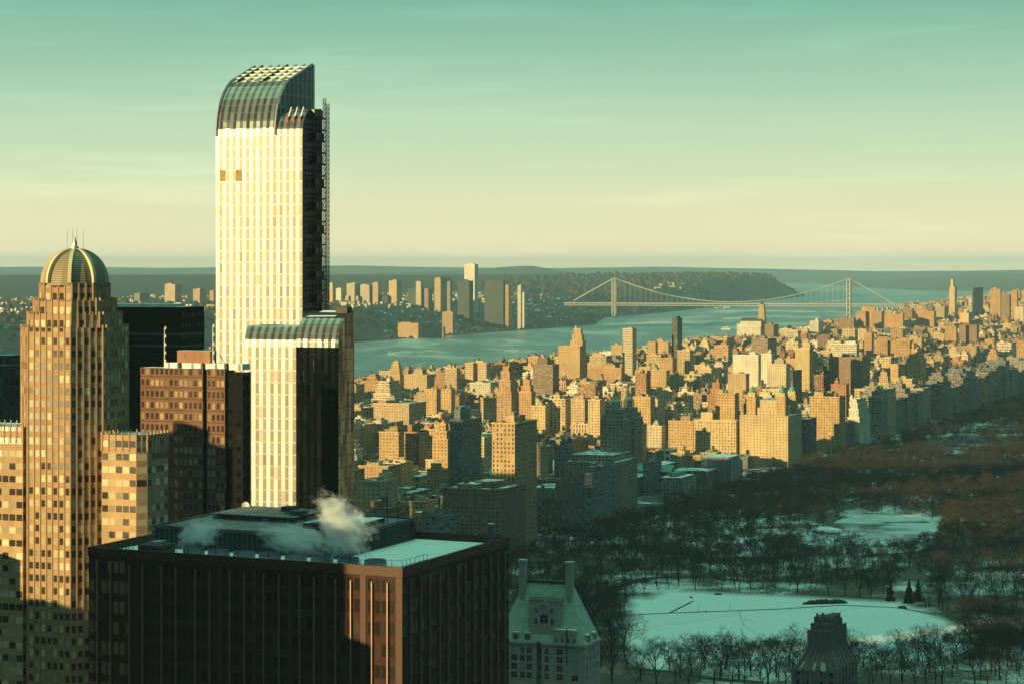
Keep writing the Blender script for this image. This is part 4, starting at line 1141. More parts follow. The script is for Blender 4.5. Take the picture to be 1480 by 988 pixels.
# boat on the river
x, y = at(1050, 9000)
e = empty('boat', (x, y, 0), 'small white boat alone on the river left of the church', 'boat')
m = MB(); hull = lambda s: [(x - 22 * s, y - 5 * s), (x + 16 * s, y - 5 * s), (x + 24 * s, y), (x + 16 * s, y + 5 * s), (x - 22 * s, y + 5 * s)]
m.frustum(hull(.85), -1, hull(1), 5, 'white_paint', 'white_paint'); m.build('hull', e)
m = MB(); m.prism([(x - 14, y - 4), (x + 8, y - 4), (x + 8, y + 4), (x - 14, y + 4)], 5, 12, 'ribbon_slab', 'white_paint', PALE); m.build('cabin', e)
m = MB(); m.tube((x - 6, y, 12), (x - 6, y, 18), 1.6, 1.4, 8, 'dark_metal', cap=True); m.build('funnel', e)
# ------------------------------------------------------------------ skyscrapers in the foreground
class Frame:
    """local frame on the street grid: u crosstown to the left, d uptown"""
    def __init__(s, px, Y): s.k = at(px, Y)
    def p(s, u, d): return (s.k[0] - C[0] * u + A[0] * d, s.k[1] - C[1] * u + A[1] * d)
    def u(s, px, d=0.0):
        kx, ky = s.p(0, d); k = (px - PX0) / F
        return (kx - k * ky) / (C[0] - k * C[1])
    def d(s, px, u=0.0):
        kx, ky = s.p(u, 0); k = (px - PX0) / F
        return (k * ky - kx) / (A[0] - k * A[1])
    def box(s, m, u0, u1, d0, d1, z0, z1, wall, top=None, tint=(.4, .4, .4), pu=3.2, bottom=False, vo=None):
        m.prism([s.p(u1, d0), s.p(u0, d0), s.p(u0, d1), s.p(u1, d1)], z0, z1, wall, top or wall, tint, pu, vo, bottom)
    def extr(s, m, u0, u1, prof, mats, pu=2.0, e_end=None, w_end=None, tint=(.4, .4, .4)):
        """prof (d, z) from the front foot up over the crown; mats one per segment"""
        n = max(1, round((u1 - u0) / pu)); U = n * pu; v = prof[0][1]
        for i in range(len(prof) - 1):
            (d0, z0), (d1, z1) = prof[i], prof[i + 1]; L = math.hypot(d1 - d0, z1 - z0)
            m.face([(*s.p(u1, d0), z0), (*s.p(u0, d0), z0), (*s.p(u0, d1), z1), (*s.p(u1, d1), z1)], mats[i], [(0, v), (U, v), (U, v + L), (0, v + L)], tint); v += L
        db, zb = prof[-1][0], prof[0][1]
        for uu, mt, rev in ((u0, e_end, False), (u1, w_end, True)):
            if not mt: continue
            pts = [(prof[0][0], zb), (db, zb)] + [q for q in reversed(prof[1:])]
            f = [(*s.p(uu, d), z) for d, z in pts]; uv = [(d, z) for d, z in pts]
            m.face(f[::-1] if rev else f, mt, uv[::-1] if rev else uv, tint)
        m.face([(*s.p(u0, db), zb), (*s.p(u1, db), zb), (*s.p(u1, db), prof[-1][1]), (*s.p(u0, db), prof[-1][1])], e_end or mats[0], [(0, zb), (U, zb), (U, prof[-1][1]), (0, prof[-1][1])], tint)

def glass_stripes(name, cA, cB, per, roughA, roughB, metal, pv=3.7, joint=(.3, .3, .28), vary=.12, split=.5, jw=.035, jit=.06):
    nt, b = newmat(name)
    uv = nt.node('ShaderNodeUVMap', uv_map='UVMap'); sp = nt.node('ShaderNodeSeparateXYZ'); nt.l.new(uv.outputs[0], sp.inputs[0])
    u = nt.m('DIVIDE', sp.outputs[0], per); v = nt.m('DIVIDE', sp.outputs[1], pv)
    fu, fv = nt.m('FRACT', u), nt.m('FRACT', v)
    st = nt.m('LESS_THAN', fu, split)
    cmb = nt.node('ShaderNodeCombineXYZ'); nt.put(cmb.inputs[0], nt.m('FLOOR', nt.m('MULTIPLY', u, 2.0))); nt.put(cmb.inputs[1], nt.m('FLOOR', v))
    wn = nt.node('ShaderNodeTexWhiteNoise', noise_dimensions='3D'); nt.l.new(cmb.outputs[0], wn.inputs['Vector']); r = wn.outputs['Value']
    c = nt.mix(st, cB, cA)
    c = nt.mix(1.0, c, nt.ramp(r, [(0.0, 1 - 2.2 * vary), (.15, 1 - vary), (1.0, 1 + vary)]), 'MULTIPLY')
    jm = nt.m('MAXIMUM', nt.m('LESS_THAN', fv, jw * 2), nt.m('LESS_THAN', nt.m('FRACT', nt.m('MULTIPLY', u, 2.0)), jw * 2))
    c = nt.mix(nt.m('MULTIPLY', jm, .55), c, joint)
    nt.put(b.inputs['Base Color'], c)
    nt.put(b.inputs['Roughness'], nt.m('ADD', nt.m('MULTIPLY', st, roughA - roughB), nt.m('ADD', roughB, nt.m('MULTIPLY', r, jit))))
    b.inputs['Metallic'].default_value = metal
    g = nt.node('ShaderNodeNewGeometry')
    bp_ = nt.node('ShaderNodeBump'); bp_.inputs['Strength'].default_value = .12; bp_.inputs['Distance'].default_value = .3
    nt.put(bp_.inputs['Height'], nt.m('ADD', nt.noise(g.outputs['Position'], .35, 3.0), nt.m('MULTIPLY', r, .25))); nt.l.new(bp_.outputs[0], b.inputs['Normal'])
    return nt, b
_nt, _b = glass_stripes('silver_curtain_wall', (.50, .50, .50), (.125, .115, .09), 2.5, .5, .40, .3, jw=.06, vary=.26)
_st = [n for n in _nt.n if n.bl_idname == 'ShaderNodeMath' and n.operation == 'LESS_THAN'][0].outputs[0]
_pos = _nt.node('ShaderNodeNewGeometry').outputs['Position']
_reflection = _nt.ramp(_nt.noise(_nt.mapping(_pos, scale=(.09, .09, .028)), 1.0, 5.0, .65), [(.36, .25), (.58, 1.0)])  # patchy coat weight imitates nearby buildings mirrored in the glass
_nt.put(_b.inputs['Coat Weight'], _nt.m('MULTIPLY', _reflection, _nt.m('ADD', _nt.m('MULTIPLY', _st, .65), .35))); _b.inputs['Coat Roughness'].default_value = .20; _b.inputs['Coat IOR'].default_value = 1.5
glass_stripes('crown_glass', (.22, .26, .25), (.08, .10, .10), 2.5, .14, .10, .4, 2.6, jw=.05)
_nt, _b = glass_stripes('dark_curtain_wall', (.008, .010, .012), (.003, .004, .005), 2.5, .03, .02, .0, 3.7, (.012, .012, .012), .3, jit=.015)
_b.inputs['Specular IOR Level'].default_value = .4
def reflection_patches(name):
    nt, b = newmat(name)
    uv = nt.node('ShaderNodeUVMap', uv_map='UVMap'); sp = nt.node('ShaderNodeSeparateXYZ'); nt.l.new(uv.outputs[0], sp.inputs[0])
    cmb = nt.node('ShaderNodeCombineXYZ'); nt.put(cmb.inputs[0], nt.m('FLOOR', nt.m('DIVIDE', sp.outputs[0], 1.5))); nt.put(cmb.inputs[1], nt.m('FLOOR', nt.m('DIVIDE', nt.m('ADD', sp.outputs[1], nt.m('MULTIPLY', nt.m('FLOOR', nt.m('DIVIDE', sp.outputs[0], 1.5)), 3.1)), 6.5)))
    wn = nt.node('ShaderNodeTexWhiteNoise', noise_dimensions='3D'); nt.l.new(cmb.outputs[0], wn.inputs['Vector']); r = wn.outputs['Value']
    g = nt.node('ShaderNodeNewGeometry'); n = nt.noise(g.outputs['Position'], .5, 5.0, .7)
    c = nt.ramp(nt.m('ADD', nt.m('MULTIPLY', r, .6), nt.m('MULTIPLY', n, .4)), [(.18, (.04, .035, .03)), (.42, (.30, .13, .065)), (.62, (.52, .27, .14)), (.8, (.66, .44, .25)), (.95, (.2, .22, .2))])  # brown cells paint the reflected sunlit city into the base colour
    jm = nt.m('MAXIMUM', nt.m('LESS_THAN', nt.m('FRACT', nt.m('DIVIDE', sp.outputs[0], 1.5)), .12), nt.m('LESS_THAN', nt.m('FRACT', nt.m('DIVIDE', sp.outputs[1], 3.7)), .1))
    c = nt.mix(nt.m('MULTIPLY', jm, .7), nt.mix(1.0, c, (1.35, 1.25, 1.2), 'MULTIPLY'), (.05, .04, .035))
    nt.put(b.inputs['Base Color'], c); b.inputs['Metallic'].default_value = .85; b.inputs['Roughness'].default_value = .2
    bp_ = nt.node('ShaderNodeBump'); bp_.inputs['Strength'].default_value = .3; bp_.inputs['Distance'].default_value = .6; nt.put(bp_.inputs['Height'], n); nt.l.new(bp_.outputs[0], b.inputs['Normal'])
reflection_patches('painted_reflection_glass')
facade('crown_side', 3.2, 4.2, .62, .86, glass=(.025, .03, .03), wall=(.40, .40, .36), pblind=.06)
facade('scaffold_wall', 2.4, 3.7, .72, .78, glass=(.010, .010, .011), wall=(.07, .065, .06), pblind=.04, blind=(.5, .4, .25))
facade('crown_roof_frame', 4.6, 5.2, .40, .70, glass=(.03, .028, .025), wall=(.74, .68, .56), pblind=.35, blind=(.5, .42, .3))

# the curved glass skyscraper: main slab, lower bay, hoist and the stepped lower tower
f1 = Frame(437, 772)
f2 = Frame(489, 742)
e = empty('glass_skyscraper', (*f1.p(14, 12), 20), 'tall curved-top skyscraper with a dazzling sunlit striped glass front', 'skyscraper')
ub, uw = f1.u(399), f1.u(312)
zc = zof(196, 772); zt = zof(93, 797)
dd = 27.0
H = zt - zc
prof = [(0, 20), (0, zc)]
for d, h in ((.15, .10), (.5, .20), (1.1, .30), (2.0, .40), (3.3, .50), (5.0, .59), (7.2, .675), (9.6, .74), (dd, 1.0)): prof.append((d, zc + H * h))
m = MB(); f1.extr(m, ub, uw, prof[:2] + [(dd, zc)], ['silver_curtain_wall', 'dark_metal'], 2.5, 'dark_curtain_wall', 'dark_curtain_wall')
m.f.pop(); m.uv.pop(); m.mt.pop(); m.ti.pop()      # the back wall is drawn once, below
m.build('glass_front', e)
m = MB()
prof2 = [(0, zc)] + prof[2:]
f1.extr(m, ub, uw, prof2, ['silver_curtain_wall'] + ['crown_glass'] * 7 + ['crown_roof_frame'], 2.5, 'crown_side', 'crown_side')
m.build('curved_crown', e)
m = MB()   # bright rails that edge the crown and cross ribs
for uu in (ub + .25, uw - .25):
    for (d0, z0), (d1, z1) in zip(prof2, prof2[1:]): m.tube((*f1.p(uu, d0 - .15), z0 + .25), (*f1.p(uu, d1 - .15), z1 + .25), .42, .42, 4, 'pale_metal')
m.tube((*f1.p(ub, dd), zt), (*f1.p(ub, dd), zc), .5, .5, 4, 'white_paint')
for k in range(1, 5):
    f_ = k / 5; d_, z_ = lerp(9.6, dd, f_), lerp(prof2[8][1], zt, f_)
    m.tube((*f1.p(ub, d_), z_ + .3), (*f1.p(uw, d_), z_ + .3), .28, .28, 4, 'white_paint')
for k in range(1, 7):
    uu = lerp(ub, uw, k / 7); m.tube((*f1.p(uu, 9.6), prof2[8][1] + .35), (*f1.p(uu, dd), zt + .35), .3 if k % 3 else .55, .3, 4, 'white_paint' if k % 3 else 'dark_metal')
m.build('crown_frame', e)
# lower bay to the right
zb2 = zof(158, 778)
profb = [(0, 20), (0, zc), (.2, zc + 2.2), (.8, zc + 4.4), (1.9, zc + 6.2), (3.6, zc + 7.6), (6.0, zb2), (14, zb2 + .5)]
m = MB(); f1.extr(m, 0, ub - .03, profb, ['silver_curtain_wall'] * 2 + ['crown_glass'] * 5, 2.5, 'scaffold_wall', None); m.build('lower_bay', e)
m = MB()
for k in range(3):
    uu = 1.2 + k * 2.2; m.tube((*f1.p(uu, 1.2), zc + 4.2), (*f1.p(uu, 1.2), zc + 6.2), .5, .5, 6, 'red_hoist', cap=True); m.tube((*f1.p(uu, 1.6), zc + 6.0), (*f1.p(uu - .6, 2.4), zc + 9.2), .28, .28, 4, 'white_paint')
m.build('window_rig', e)
# construction hoist on the east side
m = MB(); dh0, dh1 = f1.d(448), f1.d(475, -2.2)
zh = zof(168, 780)
for k in range(int((zh - 150) / 3.7) + 1):
    z = 150 + k * 3.7
    f1.box(m, -2.0, -.05, dh0, dh1 - 1.5, z, z + .45, 'dark_metal')
    if k % 2: f1.box(m, -1.6, -.1, dh0 + .4 + (k % 3) * .8, dh1 - 2.0 - (k % 4) * .4, z + .45, z + 2.9, 'scaffold_wall', 'dark_metal', pu=2.4)
for uu, d_ in ((-2.0, dh0), (-2.0, (dh0 + dh1) / 2), (-2.0, dh1 - 1.5), (-.2, dh1 - 1.5)): m.tube((*f1.p(uu, d_), 150), (*f1.p(uu, d_), zh), .14, .14, 4, 'dark_metal')
m.build('scaffold', e)
for q in range(2):
    m = MB(); zm = zof(141 + q * 8, 780); dq = dh1 - 1.0 + q * .0; uq = -1.2 - q * 1.2
    for a_, c_ in ((-.35, -.35), (.35, -.35), (.35, .35), (-.35, .35)): m.tube((*f1.p(uq + a_, dq + c_), 150), (*f1.p(uq + a_, dq + c_), zm), .09, .09, 4, 'dark_metal')
    for k in range(int((zm - 150) / 1.5)):
        z = 150 + k * 1.5; m.tube((*f1.p(uq - .35, dq - .35), z), (*f1.p(uq + .35, dq - .35), z + 1.5), .07, .07, 3, 'dark_metal'); m.tube((*f1.p(uq - .35, dq - .35), z), (*f1.p(uq - .35, dq + .35), z + 1.5), .07, .07, 3, 'dark_metal')
    m.build('hoist_mast', e)
plain('tan_board', (.36, .25, .10), .8, 0, .35, 1.2)
# two unglazed panels high on the front
for px in (322, 345):
    m = MB(); uu = f1.u(px); z0_, z1_ = zof(262, 782), zof(246, 782); f1.box(m, uu - 1.0, uu + 1.0, -.06, .05, z0_, z1_, 'tan_board', None); m.build('unglazed_panel', e)
# lower tower
us, uL = f2.u(428), f2.u(353)
z5 = zof(501, 745)
prL = [(0, 20), (0, z5), (.25, z5 + 2.0), (.9, z5 + 4.0), (2.0, z5 + 5.6), (2.6, z5 + 6.2), (11.5, z5 + 6.4)]
m = MB(); f2.extr(m, us + .02, uL, prL, ['silver_curtain_wall'] * 2 + ['crown_glass'] * 3 + ['snowy_roof'], 2.5, None, 'dark_curtain_wall'); m.build('lower_tower_front', e)
z6 = zof(502, 742)
prD = [(0, 20), (0, z6), (.3, z6 + 2.4), (1.1, z6 + 4.9), (2.4, z6 + 7.0), (4.4, z6 + 8.8), (7.4, z6 + 10.2), (11.5, z6 + 10.9)]
m = MB(); f2.extr(m, 0, us, prD, ['dark_curtain_wall'] + ['crown_glass'] * 4 + ['dark_metal'] * 2, 2.5, 'painted_reflection_glass', 'dark_curtain_wall'); m.build('dark_tower_front', e)
m = MB(); uA, uB = us * .25, us * .92
m.face([(*f2.p(uB, 4.7), z6 + 9.15), (*f2.p(uA, 5.0), z6 + 9.3), (*f2.p(uA - 1.0, 10.8), z6 + 11.0), (*f2.p(uB - 3, 11), z6 + 11.05)], 'fresh_snow'); m.build('roof_snow', e)
m = MB(); f2.box(m, .6, 4.5, 7.5, 11.2, z6 + 10, z6 + 12.2, 'dark_metal'); m.build('roof_plant', e)

# ---- domed octagonal tower
facade('stone_piers', 1.77, 3.05, .60, .54, glass=(.05, .045, .04), blind=(.74, .63, .40), pblind=.5, wall=(.42, .275, .155), rough=.05)
facade('stone_bands', 1.9, 3.15, .86, .50, glass=(.05, .045, .04), blind=(.78, .66, .43), pblind=.6, wall=(.46, .305, .17), rough=.05)
plain('pale_stone', (.62, .53, .36), .7, 0, .1, .6)
plain('roof_slush', (.16, .165, .165), .6, 0, .45, .25)
plain('pink_stone', (.40, .265, .155), .8, 0, .15, .6)
cx, cy = -108.9, 603.2
e = empty('domed_tower', (cx, cy, 20), 'octagonal stone tower with a ribbed dome and stepped shoulders', 'skyscraper')
def octa(k, h=11.7, s=12.0):
    h *= k; s *= k
    L = [(-s / 2, -h), (s / 2, -h), (h, -s / 2), (h, s / 2), (s / 2, h), (-s / 2, h), (-h, s / 2), (-h, -s / 2)]
    return [(cx + C[0] * a + A[0] * b_, cy + C[1] * a + A[1] * b_) for a, b_ in L]
def piers(m, fp, z0, z1, n_main=7, w=.24, dpt=.16):
    for i in range(len(fp)):
        p, q = fp[i], fp[(i + 1) % len(fp)]; L = math.dist(p, q); n = max(2, round(L / 1.77))
        tx, ty = (q[0] - p[0]) / L, (q[1] - p[1]) / L; nx_, ny_ = ty, -tx
        for k in range(n + 1):
            c = (p[0] + tx * L * k / n, p[1] + ty * L * k / n); ww = w if 0 < k < n else w * 1.5
            m.prism([(c[0] - tx * ww / 2 + nx_ * dpt, c[1] - ty * ww / 2 + ny_ * dpt), (c[0] + tx * ww / 2 + nx_ * dpt, c[1] + ty * ww / 2 + ny_ * dpt), (c[0] + tx * ww / 2 - nx_ * .3, c[1] + ty * ww / 2 - ny_ * .3), (c[0] - tx * ww / 2 - nx_ * .3, c[1] - ty * ww / 2 - ny_ * .3)], z0, z1, 'pink_stone', 'pink_stone')
ZS = [(1.0, 20, zof(474, 592)), (.885, zof(474, 592), zof(455, 592)), (.77, zof(455, 592), zof(435, 592)), (.655, zof(435, 592), zof(413, 594))]
for i, (k, z0_, z1_) in enumerate(ZS):
    m = MB(); fp = octa(k); m.prism(fp, z0_ - (.5 if i else 0), z1_, 'stone_piers', 'pink_stone', pu=1.77)
    piers(m, fp, max(z0_, 90) - (.4 if i else 0), z1_ + .7)
    m.build('shaft' if i == 0 else 'setback', e)
zd = ZS[-1][2] + .3; R = 7.9; Hd = zof(361, 603) - zd
def dome_mat():
    nt, b = newmat('louvred_dome')
    g = nt.node('ShaderNodeNewGeometry'); sp = nt.node('ShaderNodeSeparateXYZ'); nt.l.new(g.outputs['Position'], sp.inputs[0])
    st = nt.m('LESS_THAN', nt.m('FRACT', nt.m('DIVIDE', sp.outputs[2], .55)), .6)
    nt.put(b.inputs['Base Color'], nt.mix(st, (.11, .085, .055), (.34, .26, .15))); b.inputs['Roughness'].default_value = .6
dome_mat()
m = MB(); pr = [(R * math.cos(a) * .97, zd + Hd * math.sin(a)) for a in np.linspace(0, math.pi / 2, 12)]; pr[-1] = (0.3, zd + Hd)
m.lathe((cx, cy), [(R * 1.04, zd - .3), (R * 1.04, zd + .4)] + pr, 24, 'louvred_dome'); dome = m.build('dome', e)
for k in range(8):
    an = math.pi / 8 + k * math.pi / 4 - GRID; m = MB(); ca, sa = math.cos(an), math.sin(an); hw = .42
    arc = [(R * math.cos(a), zd + Hd * math.sin(a)) for a in np.linspace(0, 1.5, 12)]
    for (r0, z0_), (r1, z1_) in zip(arc, arc[1:]):
        def pt(r, z, sd, out): return (cx + (r + out) * ca - sa * hw * sd, cy + (r + out) * sa + ca * hw * sd, z + out * .6)
        m.face([pt(r0, z0_, -1, .6), pt(r0, z0_, 1, .6), pt(r1, z1_, 1, .6), pt(r1, z1_, -1, .6)], 'pale_stone')
        m.face([pt(r0, z0_, 1, .6), pt(r0, z0_, 1, -.4), pt(r1, z1_, 1, -.4), pt(r1, z1_, 1, .6)], 'pale_stone'); m.face([pt(r0, z0_, -1, -.4), pt(r0, z0_, -1, .6), pt(r1, z1_, -1, .6), pt(r1, z1_, -1, -.4)], 'pale_stone')
    m.build('rib', dome)
m = MB(); zt_ = zd + Hd; m.lathe((cx, cy), [(1.1, zt_ - .3), (1.0, zt_ + .7), (.6, zt_ + .9), (.5, zt_ + 1.8), (.1, zt_ + 3.2), (0, zt_ + 3.3)], 8, 'pale_metal'); m.build('finial', e)
for du in (-2.2, -.6, .6, 2.4):
    p = (cx + C[0] * du, cy + C[1] * du); m = MB(); m.tube((*p, zt_ - .6), (*p, zt_ + 5.6 - abs(du) * .3), .07, .05, 4, 'pale_metal'); m.build('antenna', e)
fw = Frame(197, 585)
m = MB(); zw = zof(624, 596); cw = 2.8
dE = .916 * cw, .4 * cw
w1 = fw.k; w0 = fw.p(fw.u(147), 0); w2 = (w1[0] + dE[0], w1[1] + dE[1]); w3 = (w2[0] + A[0] * 10, w2[1] + A[1] * 10); w4 = (w0[0] + A[0] * 11, w0[1] + A[1] * 11)
m.prism([w0, w1, w2, w3, w4], 20, zw, 'stone_bands', 'snowy_roof', pu=1.9)
piers(m, [w0, w1, w2, w3, w4], zw - 4, zw + .7); m.build('wing', e)
fl = Frame(33, 596); m = MB(); zl = zof(616, 598)
fl.box(m, 0, 16, 0, 14, 20, zl, 'stone_bands', 'snowy_roof', pu=1.9); piers(m, [fl.p(16, 0), fl.p(0, 0), fl.p(0, 14), fl.p(16, 14)], zl - 4, zl + .7); m.build('wing', e)

# ---- black office tower behind the domed tower
facade('black_office_wall', 2.2, 3.6, .5, .4, glass=(.006, .006, .007), wall=(.008, .008, .009), pblind=.02, rough=.05, blind=(.02, .02, .02), spec=.2)
plain('grey_band', (.075, .085, .085), .6)
fb = Frame(262, 812)
e = empty('black_office_tower', (*fb.p(12, 8), 20), 'black flat-topped office tower with two pale bands behind the domed tower', 'office tower')
ub_ = fb.u(140); zb_ = zof(444, 812); m = MB(); fb.box(m, 0, ub_, 0, 16, 20, zb_, 'black_office_wall', 'snowy_roof', pu=2.2); m.build('wall', e)
for py in (483, 500):
    m = MB(); z = zof(py, 812); fb.box(m, -.12, ub_, -.12, 16.1, z - .45, z + .45, 'grey_band'); m.build('band', e)
m = MB(); fb.box(m, 6, ub_ - 2, 4, 12, zb_ - .2, zb_ + .9, 'penthouse_brick', 'fresh_snow', CREAM); m.build('roof_plant', e)

# ---- brown gridded tower
facade('brown_grid_wall', 1.62, 3.25, .60, .52, glass=(.05, .035, .028), blind=(.50, .36, .20), pblind=.38, wall=(.20, .11, .075), rough=.05, band=.1)
fd = Frame(349, 694)
e = empty('brown_gridded_tower', (*fd.p(16, 8), 20), 'brown gridded office tower with dark vertical slots beside the glass skyscraper', 'office tower')
ud = fd.u(203); zd_ = zof(532, 700)
s1a, s1b = fd.u(299), fd.u(293); s2a, s2b = 0.0, fd.u(325)
m = MB()
for a_, c_ in ((s2b, s1a), (s1b, ud)): fd.box(m, a_, c_, 0, 6, 20, zd_, 'brown_grid_wall', 'snowy_roof', pu=1.62)
m.build('wall', e)
for a_, c_ in ((s2a, s2b), (s1a, s1b)):
    m = MB(); fd.box(m, a_ + (.02 if a_ else 0), c_ - .02,   .9, 5.8, 20, zd_ - 1, 'black_office_wall', 'dark_metal', pu=2.2); m.build('slot', e)
m = MB(); fd.box(m, .3, fd.u(236), 1.0, 5.8, zd_ - .3, zof(524, 704), 'white_paint', 'fresh_snow'); m.build('white_parapet', e)
m = MB(); fd.box(m, fd.u(300), fd.u(252), 1.6, 5.4, zof(524, 704), zof(506, 705), 'penthouse_brick', 'fresh_snow', (.36, .19, .12), 5); m.build('penthouse', e)
for px, yt_ in ((234, 474), (304, 470)):
    p = fd.p(fd.u(px), 1.5); m = MB(); z0_ = zd_ - .5; z1_ = zof(yt_, 702)
    m.tube((*p, z0_), (*p, z1_), .16, .12, 5, 'white_paint')
    for k in range(5): zz_ = lerp(z0_ + 2, z1_ - .5, k / 4); m.tube((p[0] + .3, p[1], zz_), (p[0] + .3, p[1], zz_ + .9), .22, .22, 5, 'white_paint')
    m.build('antenna', e)
for k in range(7):
    px = 240 + k * 17; p = fd.p(fd.u(px), 1.2); m = MB(); m.lathe(p, [(.8, zd_ - .3), (.8, zd_ + 1.2), (.5, zd_ + 1.5), (0, zd_ + 1.6)], 8, 'dark_metal' if k % 2 else 'white_paint'); m.build('roof_fan', e)
p = fd.p(fd.u(322), 3); m = MB(); m.tube((*p, zd_), (*fd.p(fd.u(310), 3), zd_ + 4.2), .12, .12, 4, 'dark_metal'); m.build('davit_arm', e)

# ---- dim grey tower cut by the left edge
fg = Frame(22, 800)
facade('dim_grid_wall', 2.4, 3.4, .62, .55, glass=(.03, .035, .04), blind=(.16, .17, .17), pblind=.5, wall=(.07, .07, .075), rough=.05)
e = empty('grey_gridded_tower', (*fg.p(10, 8), 20), 'dim grey gridded tower cut by the left edge of the picture', 'office tower')
m = MB(); zz0 = zof(528, 800); fg.box(m, 0, 26, 0, 14, 20, zz0, 'dim_grid_wall', 'snowy_roof', pu=2.4); m.build('wall', e)
m = MB(); fg.box(m, 3, 22, 2, 12, zz0 - .3, zof(513, 803), 'dim_grid_wall', 'snowy_roof', pu=2.4); m.build('penthouse', e)

# ---- dark bronze office tower in front
def bronze():
    facade('bronze_wall', 1.52, 4.05, .80, .60, glass=(.022, .017, .016), blind=(.06, .042, .034), pblind=.22, wall=(.060, .027, .020), rough=.05, spec=.35, dirt=.2)
bronze()
plain('bronze_trim', (.066, .030, .022), .55, .2, .12, .8)
plain('mullion_metal', (.26, .17, .125), .42, .45, .1, .8)
ZR = 191.0
cL, cK, cR = onz(128, 790, ZR), onz(581, 820, ZR), onz(735.5, 775, ZR)
cB = (cL[0] + cR[0] - cK[0], cL[1] + cR[1] - cK[1])
e = empty('dark_bronze_tower', (*cK, 20), 'dark bronze office tower with thin mullions and a steaming snowy roof in front', 'office tower')
m = MB(); m.prism([cL, cK, cR, cB], 20, ZR - 1.6, 'bronze_wall', None, pu=1.52, vo=ZR - 1.6 - 4.05 * 41); m.build('wall', e)
def inset(fp, k):
    gx, gy = sum(p[0] for p in fp) / 4, sum(p[1] for p in fp) / 4
    return [(p[0] + (gx - p[0]) * k, p[1] + (gy - p[1]) * k) for p in fp]
def ring(m, fo, fi, z0, z1, mat):
    for i in range(4):
        a, b_, c, d = fo[i], fo[(i + 1) % 4], fi[(i + 1) % 4], fi[i]
        m.face([(*a, z0), (*b_, z0), (*b_, z1), (*a, z1)], mat, [(0, 0), (9, 0), (9, 1), (0, 1)]); m.face([(*c, z0), (*d, z0), (*d, z1), (*c, z1)], mat); m.face([(*a, z1), (*b_, z1), (*c, z1), (*d, z1)], mat)
fo = inset([cL, cK, cR, cB], -.004)
m = MB(); ring(m, fo, inset([cL, cK, cR, cB], .014), ZR - 1.75, ZR + .05, 'bronze_trim'); m.build('parapet', e)
def lp(p, q, px):
    k = (px - PX0) / F; dx_, dy_ = q[0] - p[0], q[1] - p[1]
    f_ = (k * p[1] - p[0]) / (dx_ - k * dy_); return (p[0] + dx_ * f_, p[1] + dy_ * f_)
def mullions(p, q, pxs):
    L = math.dist(p, q); tx, ty = (q[0] - p[0]) / L, (q[1] - p[1]) / L; nx_, ny_ = ty, -tx
    for px in pxs:
        c = lp(p, q, px); m = MB(); w_, d_ = .11, .42
        m.prism([(c[0] - tx * w_ + nx_ * d_, c[1] - ty * w_ + ny_ * d_), (c[0] + tx * w_ + nx_ * d_, c[1] + ty * w_ + ny_ * d_), (c[0] + tx * w_ - nx_ * .1, c[1] + ty * w_ - ny_ * .1), (c[0] - tx * w_ - nx_ * .1, c[1] - ty * w_ - ny_ * .1)], 60, ZR - 2.9, 'mullion_metal', 'mullion_metal')
        m.build('mullion', e)
mullions(cL, cK, (142, 161, 188, 207, 234.5, 255, 283, 304, 333, 354, 382, 404, 434, 455, 486, 508, 538.5, 561))
mullions(cK, cR, (592, 607, 619.5, 634, 646.5, 659.5, 671, 684, 695.5, 707.5, 718, 728))
m = MB()                                               # solid piers that frame the bays
for px, hw in ((577, .7), (525, .62), (470, .5), (420, .5), (368, .5), (318, .5)):
    c = lp(cL, cK, px); L = math.dist(cL, cK); tx, ty = (cK[0] - cL[0]) / L, (cK[1] - cL[1]) / L; nx_, ny_ = ty, -tx
    m.prism([(c[0] - tx * hw + nx_ * .12, c[1] - ty * hw + ny_ * .12), (c[0] + tx * hw + nx_ * .12, c[1] + ty * hw + ny_ * .12), (c[0] + tx * hw - nx_ * .1, c[1] + ty * hw - ny_ * .1), (c[0] - tx * hw - nx_ * .1, c[1] - ty * hw - ny_ * .1)], 60, ZR - 1.8, 'bronze_trim', 'bronze_trim')
m.build('pier', e)
ri = inset([cL, cK, cR, cB], .016)
m = MB(); m.face([(*p, ZR - 1.5) for p in ri], 'fresh_snow'); m.build('roof', e)
def T(a, b_): return (cL[0] + (cK[0] - cL[0]) * a + (cB[0] - cL[0]) * b_, cL[1] + (cK[1] - cL[1]) * a + (cB[1] - cL[1]) * b_)   # roof coordinates 0..1
def tbox(m, a0, a1, b0, b1, z0, z1, wall, top=None, tint=(.1, .1, .1)): m.prism([T(a0, b0), T(a1, b0), T(a1, b1), T(a0, b1)], z0, z1, wall, top or wall, tint)
facade('plant_screen', 1.2, 5.0, .8, .86, glass=(.035, .045, .045), blind=(.05, .05, .05), wall=(.09, .10, .10), pblind=.2, rough=.6, spec=.1)
zp = ZR + 2.8
m = MB(); tbox(m, .085, .70, .30, .97, ZR - 1.5, zp, 'plant_screen', 'roof_slush'); ph = m.build('mechanical_penthouse', e)
m = MB(); ring(m, [T(.083, .295), T(.702, .295), T(.702, .973), T(.083, .973)], [T(.09, .31), T(.695, .31), T(.695, .96), T(.09, .96)], zp - .25, zp + .35, 'grey_band'); m.build('coping', ph)
m = MB(); tbox(m, .14, .42, .62, .93, zp, zp + 1.2, 'plant_screen', 'roof_slush'); m.build('upper_plant', e)
m = MB(); tbox(m, .50, .66, .50, .80, zp, zp + 1.1, 'plant_screen', 'snowy_roof'); tbox(m, .60, .69, .36, .46, zp, zp + 1.3, 'dark_metal'); m.build('upper_plant', e)
m = MB(); tbox(m, .33, .37, .74, .80, zp + 1.6, zp + 2.6, 'slate', 'slate'); m.build('roof_hatch', e)
